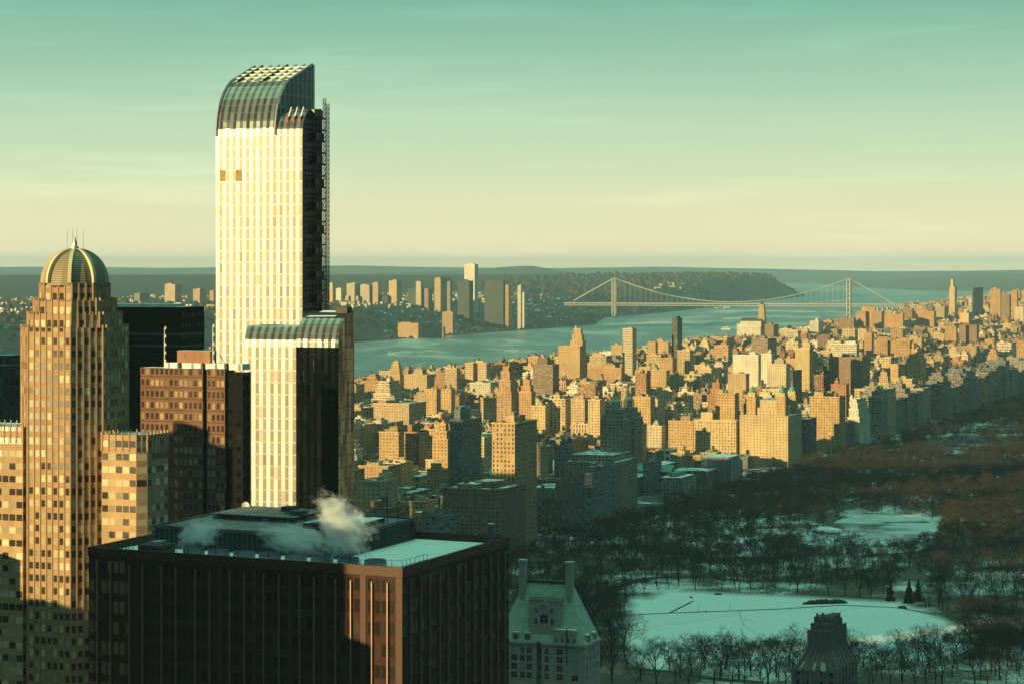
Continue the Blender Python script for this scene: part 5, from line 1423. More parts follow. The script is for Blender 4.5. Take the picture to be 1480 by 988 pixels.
m = MB(); m.lathe(T(.40, .72), [(2.0, zp + 1.6), (2.0, zp + 2.1), (1.6, zp + 2.2), (0, zp + 2.25)], 14, 'grey_band'); m.build('roof_fan', e)
FANS = [(.285 + k * .083, .15) for k in range(8)]
for a_, b_ in FANS:
    p = T(a_, b_); m = MB(); m.lathe(p, [(2.2, ZR - 1.5), (2.2, ZR - .5), (2.05, ZR + .1), (1.9, ZR + .12), (1.8, ZR - .7), (0, ZR - .8)], 20, 'steel')
    cf = m.build('cooling_fan', e)
for k, (px, hh) in enumerate(((272, 2.4), (312, 3.2), (344, 3.0), (388, 3.2), (470, 3.4), (505, 3.0))):
    p = lp(T(0, .06), T(1, .06), px); m = MB(); m.tube((*p, ZR - 1.5), (*p, ZR + hh - 1.4), .07, .07, 4, 'dark_metal'); m.build('vent_pipe', e)
def railing(name, pts, h=1.1, z=ZR - 1.5, n=6):
    m = MB()
    for (a, b_) in zip(pts, pts[1:]):
        for k in range(n + 1):
            p = (lerp(a[0], b_[0], k / n), lerp(a[1], b_[1], k / n)); m.tube((*p, z), (*p, z + h + 1.0), .05, .05, 4, 'dark_metal')
        for hh in (.5, h * .9, h + .95): m.tube((*a, z + hh), (*b_, z + hh), .045, .045, 4, 'dark_metal')
    m.build(name, e)
railing('railing', [T(.08, .05), T(.30, .045)], n=9); railing('railing', [T(.80, .04), T(.965, .10), T(.965, .32)], n=6); railing('railing', [T(.03, .25), T(.08, .05)], n=4)
m = MB(); tbox(m, .12, .20, .10, .20, ZR - 1.5, ZR + .4, 'dark_metal', 'slate'); tbox(m, .15, .18, .12, .18, ZR + .4, ZR + 1.0, 'pale_metal'); m.build('roof_unit', e)
p = T(.14, .90); m = MB()                              # pale round dish near the back edge
m.tube((*p, ZR - 1), (*p, ZR + 3.6), .12, .1, 5, 'pale_metal')
nd = 16
for i in range(nd):
    a0, a1 = 2 * math.pi * i / nd, 2 * math.pi * (i + 1) / nd
    q0 = (p[0] + .85 * math.cos(a0), p[1] - .3, ZR + 4.2 + .85 * math.sin(a0)); q1 = (p[0] + .85 * math.cos(a1), p[1] - .3, ZR + 4.2 + .85 * math.sin(a1))
    m.face([(p[0], p[1] - .05, ZR + 4.2), q0, q1], 'white_paint')
m.build('satellite_dish', e)
for px, hh, bb in ((172 + 0, 0, 0), (318, 5, .95), (560, 7.5, .78), (575, 6.0, .70), (446, 4, .85)):
    if not hh: continue
    p = lp(T(0, bb), T(1, bb), px); m = MB(); m.tube((*p, zp - .2), (*p, zp + hh), .09, .06, 4, 'dark_metal')
    if px == 560:
        for zz_ in (2.2, 4.0, 5.6, 7.2): m.tube((p[0] - 1.5, p[1], zp + zz_), (p[0] + .8, p[1], zp + zz_), .06, .06, 4, 'dark_metal')
    if px == 446: m.tube((p[0] - 1.7, p[1], zp + hh), (p[0] + 1.7, p[1], zp + hh), .08, .08, 4, 'dark_metal')
    m.build('antenna', e)
m = MB(); p = T(.965, .93); m.prism([(p[0] - .6, p[1] - .6), (p[0] + .6, p[1] - .6), (p[0] + .6, p[1] + .6), (p[0] - .6, p[1] + .6)], ZR - 1.5, ZR + 3.0, 'grey_band', 'fresh_snow'); m.build('vent_stack', e)

# ---- hotel with the green mansard roof
plain('cream_brick', (.40, .38, .32), .8, 0, .12, .5)
plain('cream_trim', (.50, .48, .42), .75, 0, .1, .5)
plain('window_glass', (.015, .018, .02), .25, 0, .2, .8, .5)
plain('window_blind', (.30, .29, .25), .5, 0, .15, .8)
def seam():
    nt, b = newmat('seamed_copper')
    uv = nt.node('ShaderNodeUVMap', uv_map='UVMap'); sp = nt.node('ShaderNodeSeparateXYZ'); nt.l.new(uv.outputs[0], sp.inputs[0])
    s = nt.m('LESS_THAN', nt.m('FRACT', nt.m('DIVIDE', sp.outputs[0], .62)), .16); h = nt.m('LESS_THAN', nt.m('FRACT', nt.m('DIVIDE', sp.outputs[1], 5.3)), .03)
    g = nt.node('ShaderNodeNewGeometry'); n = nt.noise(g.outputs['Position'], .5, 5.0, .65)
    c = nt.mix(nt.m('MAXIMUM', s, h), (.40, .52, .42), (.22, .30, .25))
    c = nt.mix(1.0, c, nt.ramp(n, [(.3, .72), (.7, 1.15)]), 'MULTIPLY')
    nt.put(b.inputs['Base Color'], c); b.inputs['Roughness'].default_value = .65
seam()
fh = Frame(845, 738)
e = empty('mansard_hotel', (*fh.p(14, 7), 20), 'cream hotel with steep pale green mansard roof and two tall chimneys', 'hotel')
WH, DH = 29.0, 14.0; ze = zof(932, 738); zq = zof(843, 745)
r0, r1 = fh.u(775), fh.u(782.5)
r0, r1 = min(r0, r1), max(r0, r1)
m = MB()
for a_, c_, d_ in ((0, r0, 0), (r0, r1, 2.2), (r1, WH, 0)): fh.box(m, a_, c_, d_, DH, 20, ze, 'cream_brick')
m.build('wall', e)
m = MB(); fh.box(m, -.35, r0 + .2, -.35, DH + .3, ze - .5, ze + .25, 'cream_trim'); fh.box(m, r1 - .2, WH + .3, -.35, DH, ze - .5, ze + .25, 'cream_trim'); m.build('cornice', e)
ua, uc = fh.u(826, 7), fh.u(760, 7)
m = MB(); m.frustum([fh.p(WH, 0), fh.p(0, 0), fh.p(0, DH), fh.p(WH, DH)], ze + .25, [fh.p(uc, 6.2), fh.p(ua, 6.2), fh.p(ua, 7.8), fh.p(uc, 7.8)], zq, 'seamed_copper', 'slate'); roof = m.build('mansard_roof', e)
m = MB(); fh.box(m, ua - .3, uc + .3, 5.9, 8.1, zq - .2, zq + .5, 'slate'); m.build('ridge', roof)
for ca in (fh.u(823, 5), fh.u(755.5, 5)):
    m = MB(); fh.box(m, ca - 1.0, ca + 1.0, 4.2, 6.2, zq - 7, zof(815, 743), 'cream_brick'); fh.box(m, ca - 1.25, ca + 1.25, 3.95, 6.45, zof(815, 743), zof(812, 743), 'cream_trim'); m.build('chimney', roof)
# tall gabled dormer in the middle of the roof
g0, g1 = fh.u(806), fh.u(763); zg1 = zof(870, 739)
m = MB(); fh.box(m, g0, g1, .8, 6, ze, zg1, 'cream_brick', 'slate'); fh.box(m, g0 - .25, g1 + .25, .6, 6, zg1, zg1 + .4, 'cream_trim', 'slate'); dm = m.build('dormer', e)
m = MB(); cg = (g0 + g1) / 2
arch = [(cg + 1.9 * math.cos(a), zg1 - 3.2 + 2.4 * math.sin(a)) for a in np.linspace(0, math.pi, 13)]
for (ua_, za_), (ub2, zb2_) in zip(arch, arch[1:]): m.tube((*fh.p(ua_, .72), za_), (*fh.p(ub2, .72), zb2_), .22, .22, 4, 'cream_trim')
m.build('arch', dm)
def window(par, u, d, z, w_, h_, face='s', blind=False):
    m = MB(); dep = .14
    def P(a, b_, o): return fh.p(u + a, d - o) if face == 's' else fh.p(u - o, d + a)
    sgn = 1 if face == 's' else 1
    def quad(a0, a1, z0, z1, o, mat):
        pts = [(*P(a1, 0, o), z0), (*P(a0, 0, o), z0), (*P(a0, 0, o), z1), (*P(a1, 0, o), z1)]
        if face != 's': pts = pts[::-1]
        m.face(pts, mat)
    quad(-w_ / 2, w_ / 2, z, z + h_, .03, 'window_blind' if blind else 'window_glass')
    for a0, a1, z0, z1 in ((-w_ / 2 - .1, -w_ / 2, z, z + h_), (w_ / 2, w_ / 2 + .1, z, z + h_), (-.05, .05, z, z + h_), (-w_ / 2 - .1, w_ / 2 + .1, z + h_, z + h_ + .12), (-w_ / 2 - .15, w_ / 2 + .15, z - .18, z), (-w_ / 2, w_ / 2, z + h_ * .52, z + h_ * .52 + .07)):
        quad(a0, a1, z0, z1, .08, 'cream_trim')
    m.build('window', par)
for px, py, w_, h_ in ((773, 888, .9, 1.3), (796, 888, .9, 1.3), (785, 903, 2.6, 2.6), (773, 905, 1.0, 1.8), (797, 905, 1.0, 1.8), (785, 883.5, .5, .6)): window(dm, fh.u(px), .8, zof(py, 739), w_, h_)
rw = random.Random(3)
for r_, py in enumerate((948, 959.5, 972, 984.5)):
    for px, w_ in ((743, 1.9), (755, 1.6), (765, 1.6), (790, 1.3), (809, 1.9), (831, 2.0)):
        if r_ == 0 and px in (743, 755): w_ = 1.0
        window(e, fh.u(px), 0, zof(py, 738), w_, 1.75, 's', rw.random() < .25)
    window(e, fh.u(779), 2.2, zof(py, 740), 1.0, 1.6)
    for dq in (2.0, 5.2, 8.4, 11.4): window(e, 0, dq, zof(py, 738) + .3, 1.1, 1.75, 'e', rw.random() < .25)
for px in (745, 762): # low dormers along the eaves
    uu = fh.u(px); m = MB(); fh.box(m, uu - 1.1, uu + 1.1, .15, 2.5, ze + .25, ze + 2.9, 'cream_brick', 'fresh_snow'); sd = m.build('dormer', e); window(sd, uu, .15, ze + .7, 1.3, 1.6)
m = MB(); uu0, uu1 = fh.u(832), fh.u(800); fh.box(m, uu0, uu1, -.2, 3.2, ze + .25, ze + 4.4, 'cream_brick', 'fresh_snow'); tr = m.build('dormer', e)
for px in (804, 813, 822, 831): window(tr, fh.u(px) + .1, -.2, ze + .6, .8, 1.2)
m = MB(); p = fh.p(fh.u(820), -.6); m.tube((*p, ze - 6), (*p, ze + 5), .16, .16, 5, 'dark_metal'); m.build('flue', e)
for dq in (2.5, 8.5):
    m = MB(); fh.box(m, -.1, 2.2, dq, dq + 2.6, ze + .25, ze + 2.8, 'cream_brick', 'fresh_snow'); sd = m.build('dormer', e); window(sd, -.1, dq + 1.3, ze + .7, 1.3, 1.5, 'e')

# ---- stepped crown at the lower right
plain('grey_stone', (.20, .19, .17), .8, 0, .18, .5)
plain('amber_glass', (.62, .60, .42), .4, .0, .12, .8)
fz = Frame(1209, 762)
e = empty('stepped_crown_tower', (*fz.p(7, 12), 20), 'grey stone tower with a fluted stepped crown and pale glass panels', 'tower')
def zz(py): return zof(py, 762)
def flutes(m, u0, u1, d0, d1, z0, z1, step=1.7, r=.34):
    n = max(2, round((u1 - u0) / step))
    for k in range(n + 1): fz.box(m, lerp(u0, u1, k / n) - r, lerp(u0, u1, k / n) + r, d0 - .5, d0 + .2, z0, z1, 'grey_stone')
    n = max(2, round((d1 - d0) / step / 1.6))
    for k in range(n + 1): fz.box(m, u0 - .5, u0 + .2, lerp(d0, d1, k / n) - r, lerp(d0, d1, k / n) + r, z0, z1, 'grey_stone')
uB0 = fz.u(1146)
facade('crown_base_wall', 3.4, 3.6, .4, .55, glass=(.012, .012, .014), wall=(.20, .19, .17), pblind=.1)
m = MB(); fz.box(m, 0, uB0, 0, 26, 20, zz(972), 'crown_base_wall', 'grey_stone', pu=3.4); flutes(m, 0, uB0, 0, 26, zz(1010), zz(968), 2.6, .45); m.build('base', e)
i1 = 2.4; m = MB()
fp0 = [fz.p(uB0, 0), fz.p(0, 0), fz.p(0, 26), fz.p(uB0, 26)]; uT0, uT1 = i1, fz.u(1166)
fp1 = [fz.p(uT1, 2.4), fz.p(uT0, 2.4), fz.p(uT0, 21), fz.p(uT1, 21)]
m.frustum(fp0, zz(972), fp1, zz(940), 'grey_stone', 'grey_stone'); m.build('flared_shoulder', e)
for k in range(6):
    m = MB(); a_ = (k + .0) / 5; p0, p1 = (lerp(uB0, 0, a_), -.1), (lerp(uT1, uT0, a_), 2.3)
    m.tube((*fz.p(*p0), zz(974)), (*fz.p(*p1), zz(939)), .5, .4, 4, 'grey_stone'); m.build('buttress', e)
for k in range(7):
    m = MB(); a_ = k / 6; m.tube((*fz.p(-.1, lerp(0, 26, a_)), zz(974)), (*fz.p(uT0 - .1, lerp(2.4, 21, a_)), zz(939)), .5, .4, 4, 'grey_stone'); m.build('buttress', e)
for k in range(3):
    m = MB(); a_ = (k + .5) / 4 + .06; w_ = .07
    def q(aa, f_): return (*fz.p(lerp(lerp(uB0, uT1, f_), lerp(0, uT0, f_), aa), lerp(0, 2.4, f_) - .14), lerp(zz(972), zz(940), f_))
    m.face([q(a_ - w_, .05), q(a_ + w_, .05), q(a_ + w_, .42), q(a_ - w_, .42)], 'amber_glass'); m.build('glass_panel', e)
m = MB(); fz.box(m, uT0, uT1, 2.4, 21, zz(941), zz(914), 'grey_stone', 'slate'); flutes(m, uT0, uT1, 2.4, 21, zz(944), zz(913)); m.build('shaft', e)
m = MB(); w_ = uT1 - uT0; fz.box(m, uT0 + w_ * .12, uT1 - w_ * .10, 4, 19, zz(914), zz(905), 'grey_stone', 'copper_green'); flutes(m, uT0 + w_ * .12, uT1 - w_ * .10, 4, 19, zz(914), zz(904)); m.build('tier', e)
m = MB(); fz.box(m, uT0 + w_ * .50, uT1 - w_ * .20, 5, 12, zz(905), zz(896), 'grey_stone', 'slate'); flutes(m, uT0 + w_ * .50, uT1 - w_ * .20, 5, 12, zz(905), zz(895), 1.4, .28); m.build('pinnacle', e)
m = MB(); fz.box(m, uT0 + w_ * .14, uT0 + w_ * .44, 6, 17, zz(905), zz(896), 'grey_stone', 'slate'); flutes(m, uT0 + w_ * .14, uT0 + w_ * .44, 6, 17, zz(905), zz(896), 1.4, .28); m.build('pinnacle', e)
m = MB()
for k in range(5): fz.box(m, lerp(uT0, uT1, .2 + k * .13), lerp(uT0, uT1, .2 + k * .13) + .5, 6 + k % 2 * 3, 7 + k % 2 * 3, zz(896), zz(892 - k % 3), 'fresh_snow' if k % 2 else 'grey_stone')
m.build('roof_plant', e)

# ---- added towers outside the picture, placed and sized to throw the long evening shadows
LT = (math.sin(SUN_AZ - math.pi), math.cos(SUN_AZ - math.pi)); NQ = (LT[1], -LT[0])
QC, QA = C[0] * NQ[0] + C[1] * NQ[1], -(A[0] * NQ[0] + A[1] * NQ[1])
def shadow_tower(qR, qL, s, z1, D=24, label='', fac='paired_brick', tint=BROWN):
    W = max(8, (qR - qL - QA * D) / QC)
    x, y = NQ[0] * qR + LT[0] * s, NQ[1] * qR + LT[1] * s
    fp = [(x - C[0] * W, y - C[1] * W), (x, y), (x + A[0] * D, y + A[1] * D), (x - C[0] * W + A[0] * D, y - C[1] * W + A[1] * D)]
    e = empty('shadow_block', (x, y, 20), label, 'office block')
    m = MB(); m.prism(fp, 18, z1, fac, 'snowy_roof', tint, PUV[fac]); m.build('wall', e)
    c = (sum(p[0] for p in fp) / 4, sum(p[1] for p in fp) / 4)
    m = MB(); m.prism([(c[0] + (p[0] - c[0]) * .5, c[1] + (p[1] - c[1]) * .5) for p in fp], z1, z1 + 4, 'penthouse_brick', 'snowy_roof', tint); m.build('penthouse', e)
ST = [(-398, -411, 60, 216.5, 'lower shoulder of the added shadow block outside the left picture edge'),
      (-411.5, -462, 60, 226, 'tall brown shadow block added outside the left picture edge near the bronze tower'),
      (-393, -425, 130, 190.5, 'lower brown shadow block added beside the bronze tower, outside the picture'),
      (-530, -598, 80, 183, 'shadow block added before the domed tower, outside the picture'),
      (-562, -590, 190, 181, 'block added beyond the left edge shading the stepped crown'),
      (-716, -778, 150, 270, 'very tall added block shading the black office tower'),
      (-595, -621, 150, 194, 'narrow added block shading the mansard hotel, outside the picture'),
      (-622, -637, 150, 219, 'narrow tall added block shading the brown gridded tower'),
      (-638, -655, 150, 193, 'lower narrow added block shading the brown gridded tower'),
      (-905, -1000, 250, 150, 'first added tower of the row shading the meadow'), (-1001, -1059, 250, 158, 'second added tower of the row shading the meadow'),
      (-1083, -1160, 250, 170, 'third added tower of the row shading the meadow'), (-1161, -1250, 270, 172, 'fourth added tower of the row shading the meadow'),
      (-1251, -1360, 300, 188, 'fifth added tower of the row shading the park wood'), (-1361, -1478, 350, 186, 'sixth added tower of the row shading the park wood'),
      (-1480, -1590, 450, 168, 'first added tower shading the park avenue'), (-1591, -1680, 450, 186, 'second added tower shading the park avenue'), (-1681, -1773, 450, 276, 'third and tallest added tower shading the park avenue'),
      (-1777, -1870, 500, 202, 'fourth added tower shading the museum'), (-1871, -1936, 500, 198, 'fifth added tower shading the museum')]
for qR, qL, s, z1, lab in ST: shadow_tower(qR, qL, s, z1, label=lab)
# ------------------------------------------------------------------ trees
def bark(name, c1, c2):
    nt, b = newmat(name)
    oi = nt.node('ShaderNodeObjectInfo')
    g = nt.node('ShaderNodeNewGeometry')
    n = nt.noise(g.outputs['Position'], .035, 3.0)
    f = nt.m('ADD', nt.m('MULTIPLY', oi.outputs['Random'], .5), nt.m('MULTIPLY', n, .6))
    nt.put(b.inputs['Base Color'], nt.mix(f, c1, c2)); b.inputs['Roughness'].default_value = .9; b.inputs['Specular IOR Level'].default_value = .1
bark('winter_bark', (.026, .024, .022), (.07, .052, .04))
bark('winter_twigs', (.019, .019, .020), (.060, .052, .044))
def needles():
    nt, b = newmat('conifer_needles')
    g = nt.node('ShaderNodeNewGeometry'); n = nt.noise(g.outputs['Position'], .8, 3.0)
    nt.put(b.inputs['Base Color'], nt.mix(n, (.012, .022, .014), (.035, .055, .03))); b.inputs['Roughness'].default_value = .8; b.inputs['Specular IOR Level'].default_value = .15
needles()

def rot_about(v, k, a):
    return v * math.cos(a) + np.cross(k, v) * math.sin(a) + k * (k @ v) * (1 - math.cos(a))
def grow(seed, H, kids, rmin, trunk_f=.28, spread=(22, 46), form=1.0):
    r = random.Random(seed); segs = []
    def rec(p, d, L, rad, lev):
        q = p + d * L
        m1 = p + d * L * .5 + np.array([r.uniform(-1, 1), r.uniform(-1, 1), 0]) * L * .05
        segs.append((p, m1, rad, rad * .85, lev)); segs.append((m1, q, rad * .85, rad * .68, lev))
        if lev == 0: return
        n = kids[lev - 1]; base = r.uniform(0, 6.28)
        for i in range(n):
            h = np.array((0., 0, 1)) if abs(d[2]) < .9 else np.array((1., 0, 0))
            s = np.cross(d, h); s /= np.linalg.norm(s)
            s = rot_about(s, d, base + 6.283 * i / n + r.uniform(-.4, .4))
            nd = rot_about(d, s, math.radians(r.uniform(*spread)) * (1.0 if lev > 1 else 1.25))
            nd = nd + np.array((0, 0, .10 * form)); nd /= np.linalg.norm(nd)
            f = r.uniform(.45, 1.0) if i else 1.0
            rec(p + d * L * f, nd, L * r.uniform(.62, .86), max(rmin, rad * .56), lev - 1)
    rec(np.zeros(3), np.array((r.uniform(-.05, .05), r.uniform(-.05, .05), 1.0)), H * trunk_f, H * .020, len(kids))
    top = max(s[1][2] for s in segs); k = H / top
    return [(a * k, b_ * k, max(rmin, ra), max(rmin, rb), lv) for a, b_, ra, rb, lv in segs]
def seg_arrays(segs, n):
    P = np.array([s[0] for s in segs]); Q = np.array([s[1] for s in segs]); R0 = np.array([s[2] for s in segs]); R1 = np.array([s[3] for s in segs])
    d = Q - P; d /= np.linalg.norm(d, axis=1, keepdims=True)
    h = np.where(np.abs(d[:, 2:3]) < .9, np.array([[0, 0, 1.]]), np.array([[1., 0, 0]]))
    a = np.cross(d, h); a /= np.linalg.norm(a, axis=1, keepdims=True); b_ = np.cross(d, a)
    V = []
    for (X, R) in ((P, R0), (Q, R1)):
        for i in range(n):
            an = 2 * math.pi * i / n; V.append(X + (a * math.cos(an) - b_ * math.sin(an)) * R[:, None])
    V = np.stack(V, 1)                                  # seg, 2n, 3
    base = (np.arange(len(segs)) * 2 * n)[:, None, None]
    Fq = np.array([[i, (i + 1) % n, n + (i + 1) % n, n + i] for i in range(n)])[None]
    return V.reshape(-1, 3), (base + Fq).reshape(-1, 4)
def mesh_from(name, V, Q, mats, mi=None):
    me = bpy.data.meshes.new(name)
    me.vertices.add(len(V)); me.vertices.foreach_set('co', V.astype(np.float32).ravel())
    me.loops.add(Q.size); me.loops.foreach_set('vertex_index', Q.astype(np.int32).ravel())
    me.polygons.add(len(Q)); me.polygons.foreach_set('loop_start', np.arange(0, Q.size, 4, dtype=np.int32)); me.polygons.foreach_set('loop_total', np.full(len(Q), 4, dtype=np.int32))
    for x in mats: me.materials.append(MAT[x])
    if mi is not None: me.polygons.foreach_set('material_index', mi.astype(np.int32))
    me.update(calc_edges=True)
    return me
PROTO = []
for k in range(9):
    sg = grow(100 + k, 18.0, [4, 4, 3, 3, 3] if k % 3 else [4, 3, 3, 4, 3], .036, .24 + .02 * (k % 3), (20 + k % 4 * 2, 44 + k % 3 * 4), 1.0 if k % 2 else .5)
    lim = [s for s in sg if s[4] >= 4]; tw = [s for s in sg if s[4] < 4]
    V, Q = seg_arrays(lim, 6); mt = mesh_from('trunk', V, Q, ['winter_bark'])
    V, Q = seg_arrays(tw, 3); mc = mesh_from('crown', V, Q, ['winter_twigs'])
    PROTO.append((mt, mc))
LODV = []
for k in range(6):
    sg = grow(300 + k, 17.0, [4, 4, 3, 4], .078, .25, (22, 48), .8); V, Q = seg_arrays(sg, 3); LODV.append((V, Q))
LODM = []
for k in range(6):
    sg = grow(500 + k, 18.0, [4, 4, 3, 4], .058, .22 + .02 * (k % 3), (20, 46), .9); V, Q = seg_arrays(sg, 3); LODM.append((V, Q))
LODF = []
for k in range(4):
    sg = grow(400 + k, 16.0, [4, 4, 4], .16, .25, (24, 50), .8); V, Q = seg_arrays(sg, 3); LODF.append((V, Q))

def pix(x, y, z): return pxof(x, y), pyof(y, z)
PONDCLEAR = [onz(*p, 25) for p in [(1080, 800), (1090, 770), (1150, 755), (1200, 742), (1262, 735), (1340, 742), (1372, 760), (1372, 790), (1300, 803), (1200, 803)]]
CLEAR2 = [onz(*p, 25) for p in [(1330, 640), (1420, 618), (1478, 622), (1478, 650), (1390, 668), (1340, 662)]]
CLEAR3 = [onz(*p, 25) for p in [(1230, 640), (1300, 632), (1310, 646), (1240, 655)]]
CLEAR4 = [onz(*p, 25) for p in [(1288, 870), (1290, 845), (1300, 838), (1345, 838), (1350, 870), (1330, 880)]]
spots = []
tr = random.Random(77); cell = {}
def far_enough(x, y, d):
    i, j = int(x // 8), int(y // 8)
    n = int(d // 8) + 1
    for a in range(i - n, i + n + 1):
        for b_ in range(j - n, j + n + 1):
            for (u, v) in cell.get((a, b_), ()):
                if (u - x) ** 2 + (v - y) ** 2 < d * d: return False
    return True
def add(x, y, d):
    if not far_enough(x, y, d): return False
    cell.setdefault((int(x // 8), int(y // 8)), []).append((x, y)); spots.append((x, y)); return True
Hfoot = [(fh.p(u_, d_)) for u_, d_ in ((WH, -4), (-4, -4), (-4, DH), (WH, DH))]
def tree_ok(x, y):
    px, py = pix(x, y, 25)
    if inpoly(x, y, MEADOW): return False
    if inlake(x, y, 1.04): return False
    if inpoly(x, y, CLEAR2) or inpoly(x, y, CLEAR3): return tr.random() < .06
    if inpoly(x, y, CLEAR4): return False
    if inpoly(x, y, PONDCLEAR): return tr.random() < .10
    if 905 < px < 1350 and 845 < py < 890: return tr.random() < .30         # thin trees behind the meadow
    return True
n = 0
for it in range(60000):                              # near and middle park
    t, o = tr.uniform(T0 + 8, 1900), tr.uniform(-560, -14)
    x, y = grid(t, o)
    if y < 1255 or not (690 < pxof(x, y) < 1530): continue
    if not tree_ok(x, y): continue
    den = fbm(np.array(x), np.array(y), 150, 3, 9)
    add(x, y, (8.4 if den > .42 else 11.0) * (1.2 if y < 1520 else 1))
for it in range(60000):
    t, o = tr.uniform(1500, T1 - 10), tr.uniform(-820, -14)
    x, y = grid(t, o)
    if not (690 < pxof(x, y) < 1560) or not tree_ok(x, y): continue
    add(x, y, 10.2)
vis = [(y, x) for x, y in spots if 735 < pxof(x, y) < 1490 and pyof(y, 26) < 1016]
vis.sort(); near_set = set(vis[:292])
ind_t = [(x, y) for y, x in vis[:292]]; mass = [(x, y) for x, y in spots if (y, x) not in near_set]
trr = random.Random(5)
def zone(x, y):
    px, py = pix(x, y, 24.6)
    if py > 935 and px < 1360: return 'near', 'bare winter tree in the belt between the hotel roofs and the snowy meadow', 'bare trees on the near side of the meadow'
    if px < 935: return 'west', 'bare winter tree in the dark grove at the left end of the snowy meadow', 'bare trees at the left end of the meadow'
    if px > 1325: return 'east', 'bare winter tree in the grove at the right end of the snowy meadow', 'bare trees at the right end of the meadow'
    return 'back', 'bare winter tree standing along the far edge of the snowy meadow', 'bare trees on the far edge of the meadow'
def bare_tree(x, y, i):
    mt, mc = PROTO[i % len(PROTO)]
    z, lab, grp = zone(x, y)
    e = empty('bare_tree', (x, y, parkz(x, y) - .15), lab, 'tree', grp)
    e.rotation_euler = (0, 0, trr.uniform(0, 6.28)); s = trr.uniform(.80, 1.42) if y < 1520 else trr.uniform(.8, 1.2); e.scale = (s * trr.uniform(.95, 1.15), s * trr.uniform(.95, 1.15), s)
    for nm, me in (('trunk', mt), ('crown', mc)):
        o = bpy.data.objects.new(nm, me); COL.objects.link(o); o.parent = e
    return e
for i, (x, y) in enumerate(ind_t): bare_tree(x, y, trr.randrange(90))
Vs, Qs, off = [], [], 0
for x, y in mass:
    V, Q = (LODM[trr.randrange(6)] if y < 1800 else LODV[trr.randrange(6)] if y < 2500 else LODF[trr.randrange(4)])
    a = trr.uniform(0, 6.28); s = trr.choice([trr.uniform(.55, .85), trr.uniform(.85, 1.3)]); ca, sa = math.cos(a) * s, math.sin(a) * s
    W = np.stack([V[:, 0] * ca - V[:, 1] * sa + x, V[:, 0] * sa + V[:, 1] * ca + y, V[:, 2] * s + parkz(x, y) - .2], -1)
    Vs.append(W); Qs.append(Q + off); off += len(V)
# street and river-drive trees join the same far wood
for k in range(900):
    t = trr.uniform(600, 7000); o = 1150 + trr.uniform(0, 90); x, y = grid(t, o)
    if x < xs(SHORE_E, y) + 14 or not (450 < pxof(x, y) < 1300): continue
    V, Q = LODF[trr.randrange(4)]; s = trr.uniform(.7, 1.1)
    Vs.append(np.stack([V[:, 0] * s + x, V[:, 1] * s + y, V[:, 2] * s + lerp(3, zg(x, y), smooth(x - xs(SHORE_E, y), 20, 190))], -1)); Qs.append(Q + off); off += len(V)
V = np.concatenate(Vs); Q = np.concatenate(Qs)
o = bpy.data.objects.new('winter_wood', mesh_from('winter_wood', V, Q, ['winter_twigs'])); COL.objects.link(o)
tag(o, 'dense mass of bare trees filling the park beyond the meadow', 'wood', kind='stuff')
print('TREES', len(ind_t), len(mass), len(Q))

def conifer(x, y, H, seed, label):
    r = random.Random(seed); z0 = parkz(x, y)
    e = empty('conifer', (x, y, z0), label, 'tree')
    m = MB(); m.tube((x, y, z0 - .2), (x, y, z0 + H * .9), .3, .06, 6, 'winter_bark'); m.build('trunk', e)
    m = MB()
    for k in range(int(H * 14)):
        f = r.random() ** .8; z = z0 + H * (.08 + .92 * f); R = H * .31 * (1 - f) + .3; a = r.uniform(0, 6.28); L = R * r.uniform(.75, 1.15)
        ca, sa = math.cos(a), math.sin(a); w_ = .55 + .5 * (1 - f)
        tip = (x + ca * L, y + sa * L, z - L * .35)
        m.face([(x + ca * .1, y + sa * .1, z + .5), (x + ca * L * .6 - sa * w_, y + sa * L * .6 + ca * w_, z - L * .25), tip, (x + ca * L * .6 + sa * w_, y + sa * L * .6 - ca * w_, z - L * .25)], 'conifer_needles')
        m.face([(x + ca * .1, y + sa * .1, z + .2), tip, (x + ca * L * .5, y + sa * L * .5, z - L * .25 - .7)], 'conifer_needles')
    m.build('foliage', e)
for px, py, H, lab in ((1314, 873, 15.5, 'dark conifer on the snow, left one of the close pair'), (1327, 870, 14.5, 'dark conifer on the snow, right one of the close pair'), (1287, 870, 13, 'single dark conifer left of the close pair')):
    conifer(*onz(px, py, 24.8), H, px, lab)

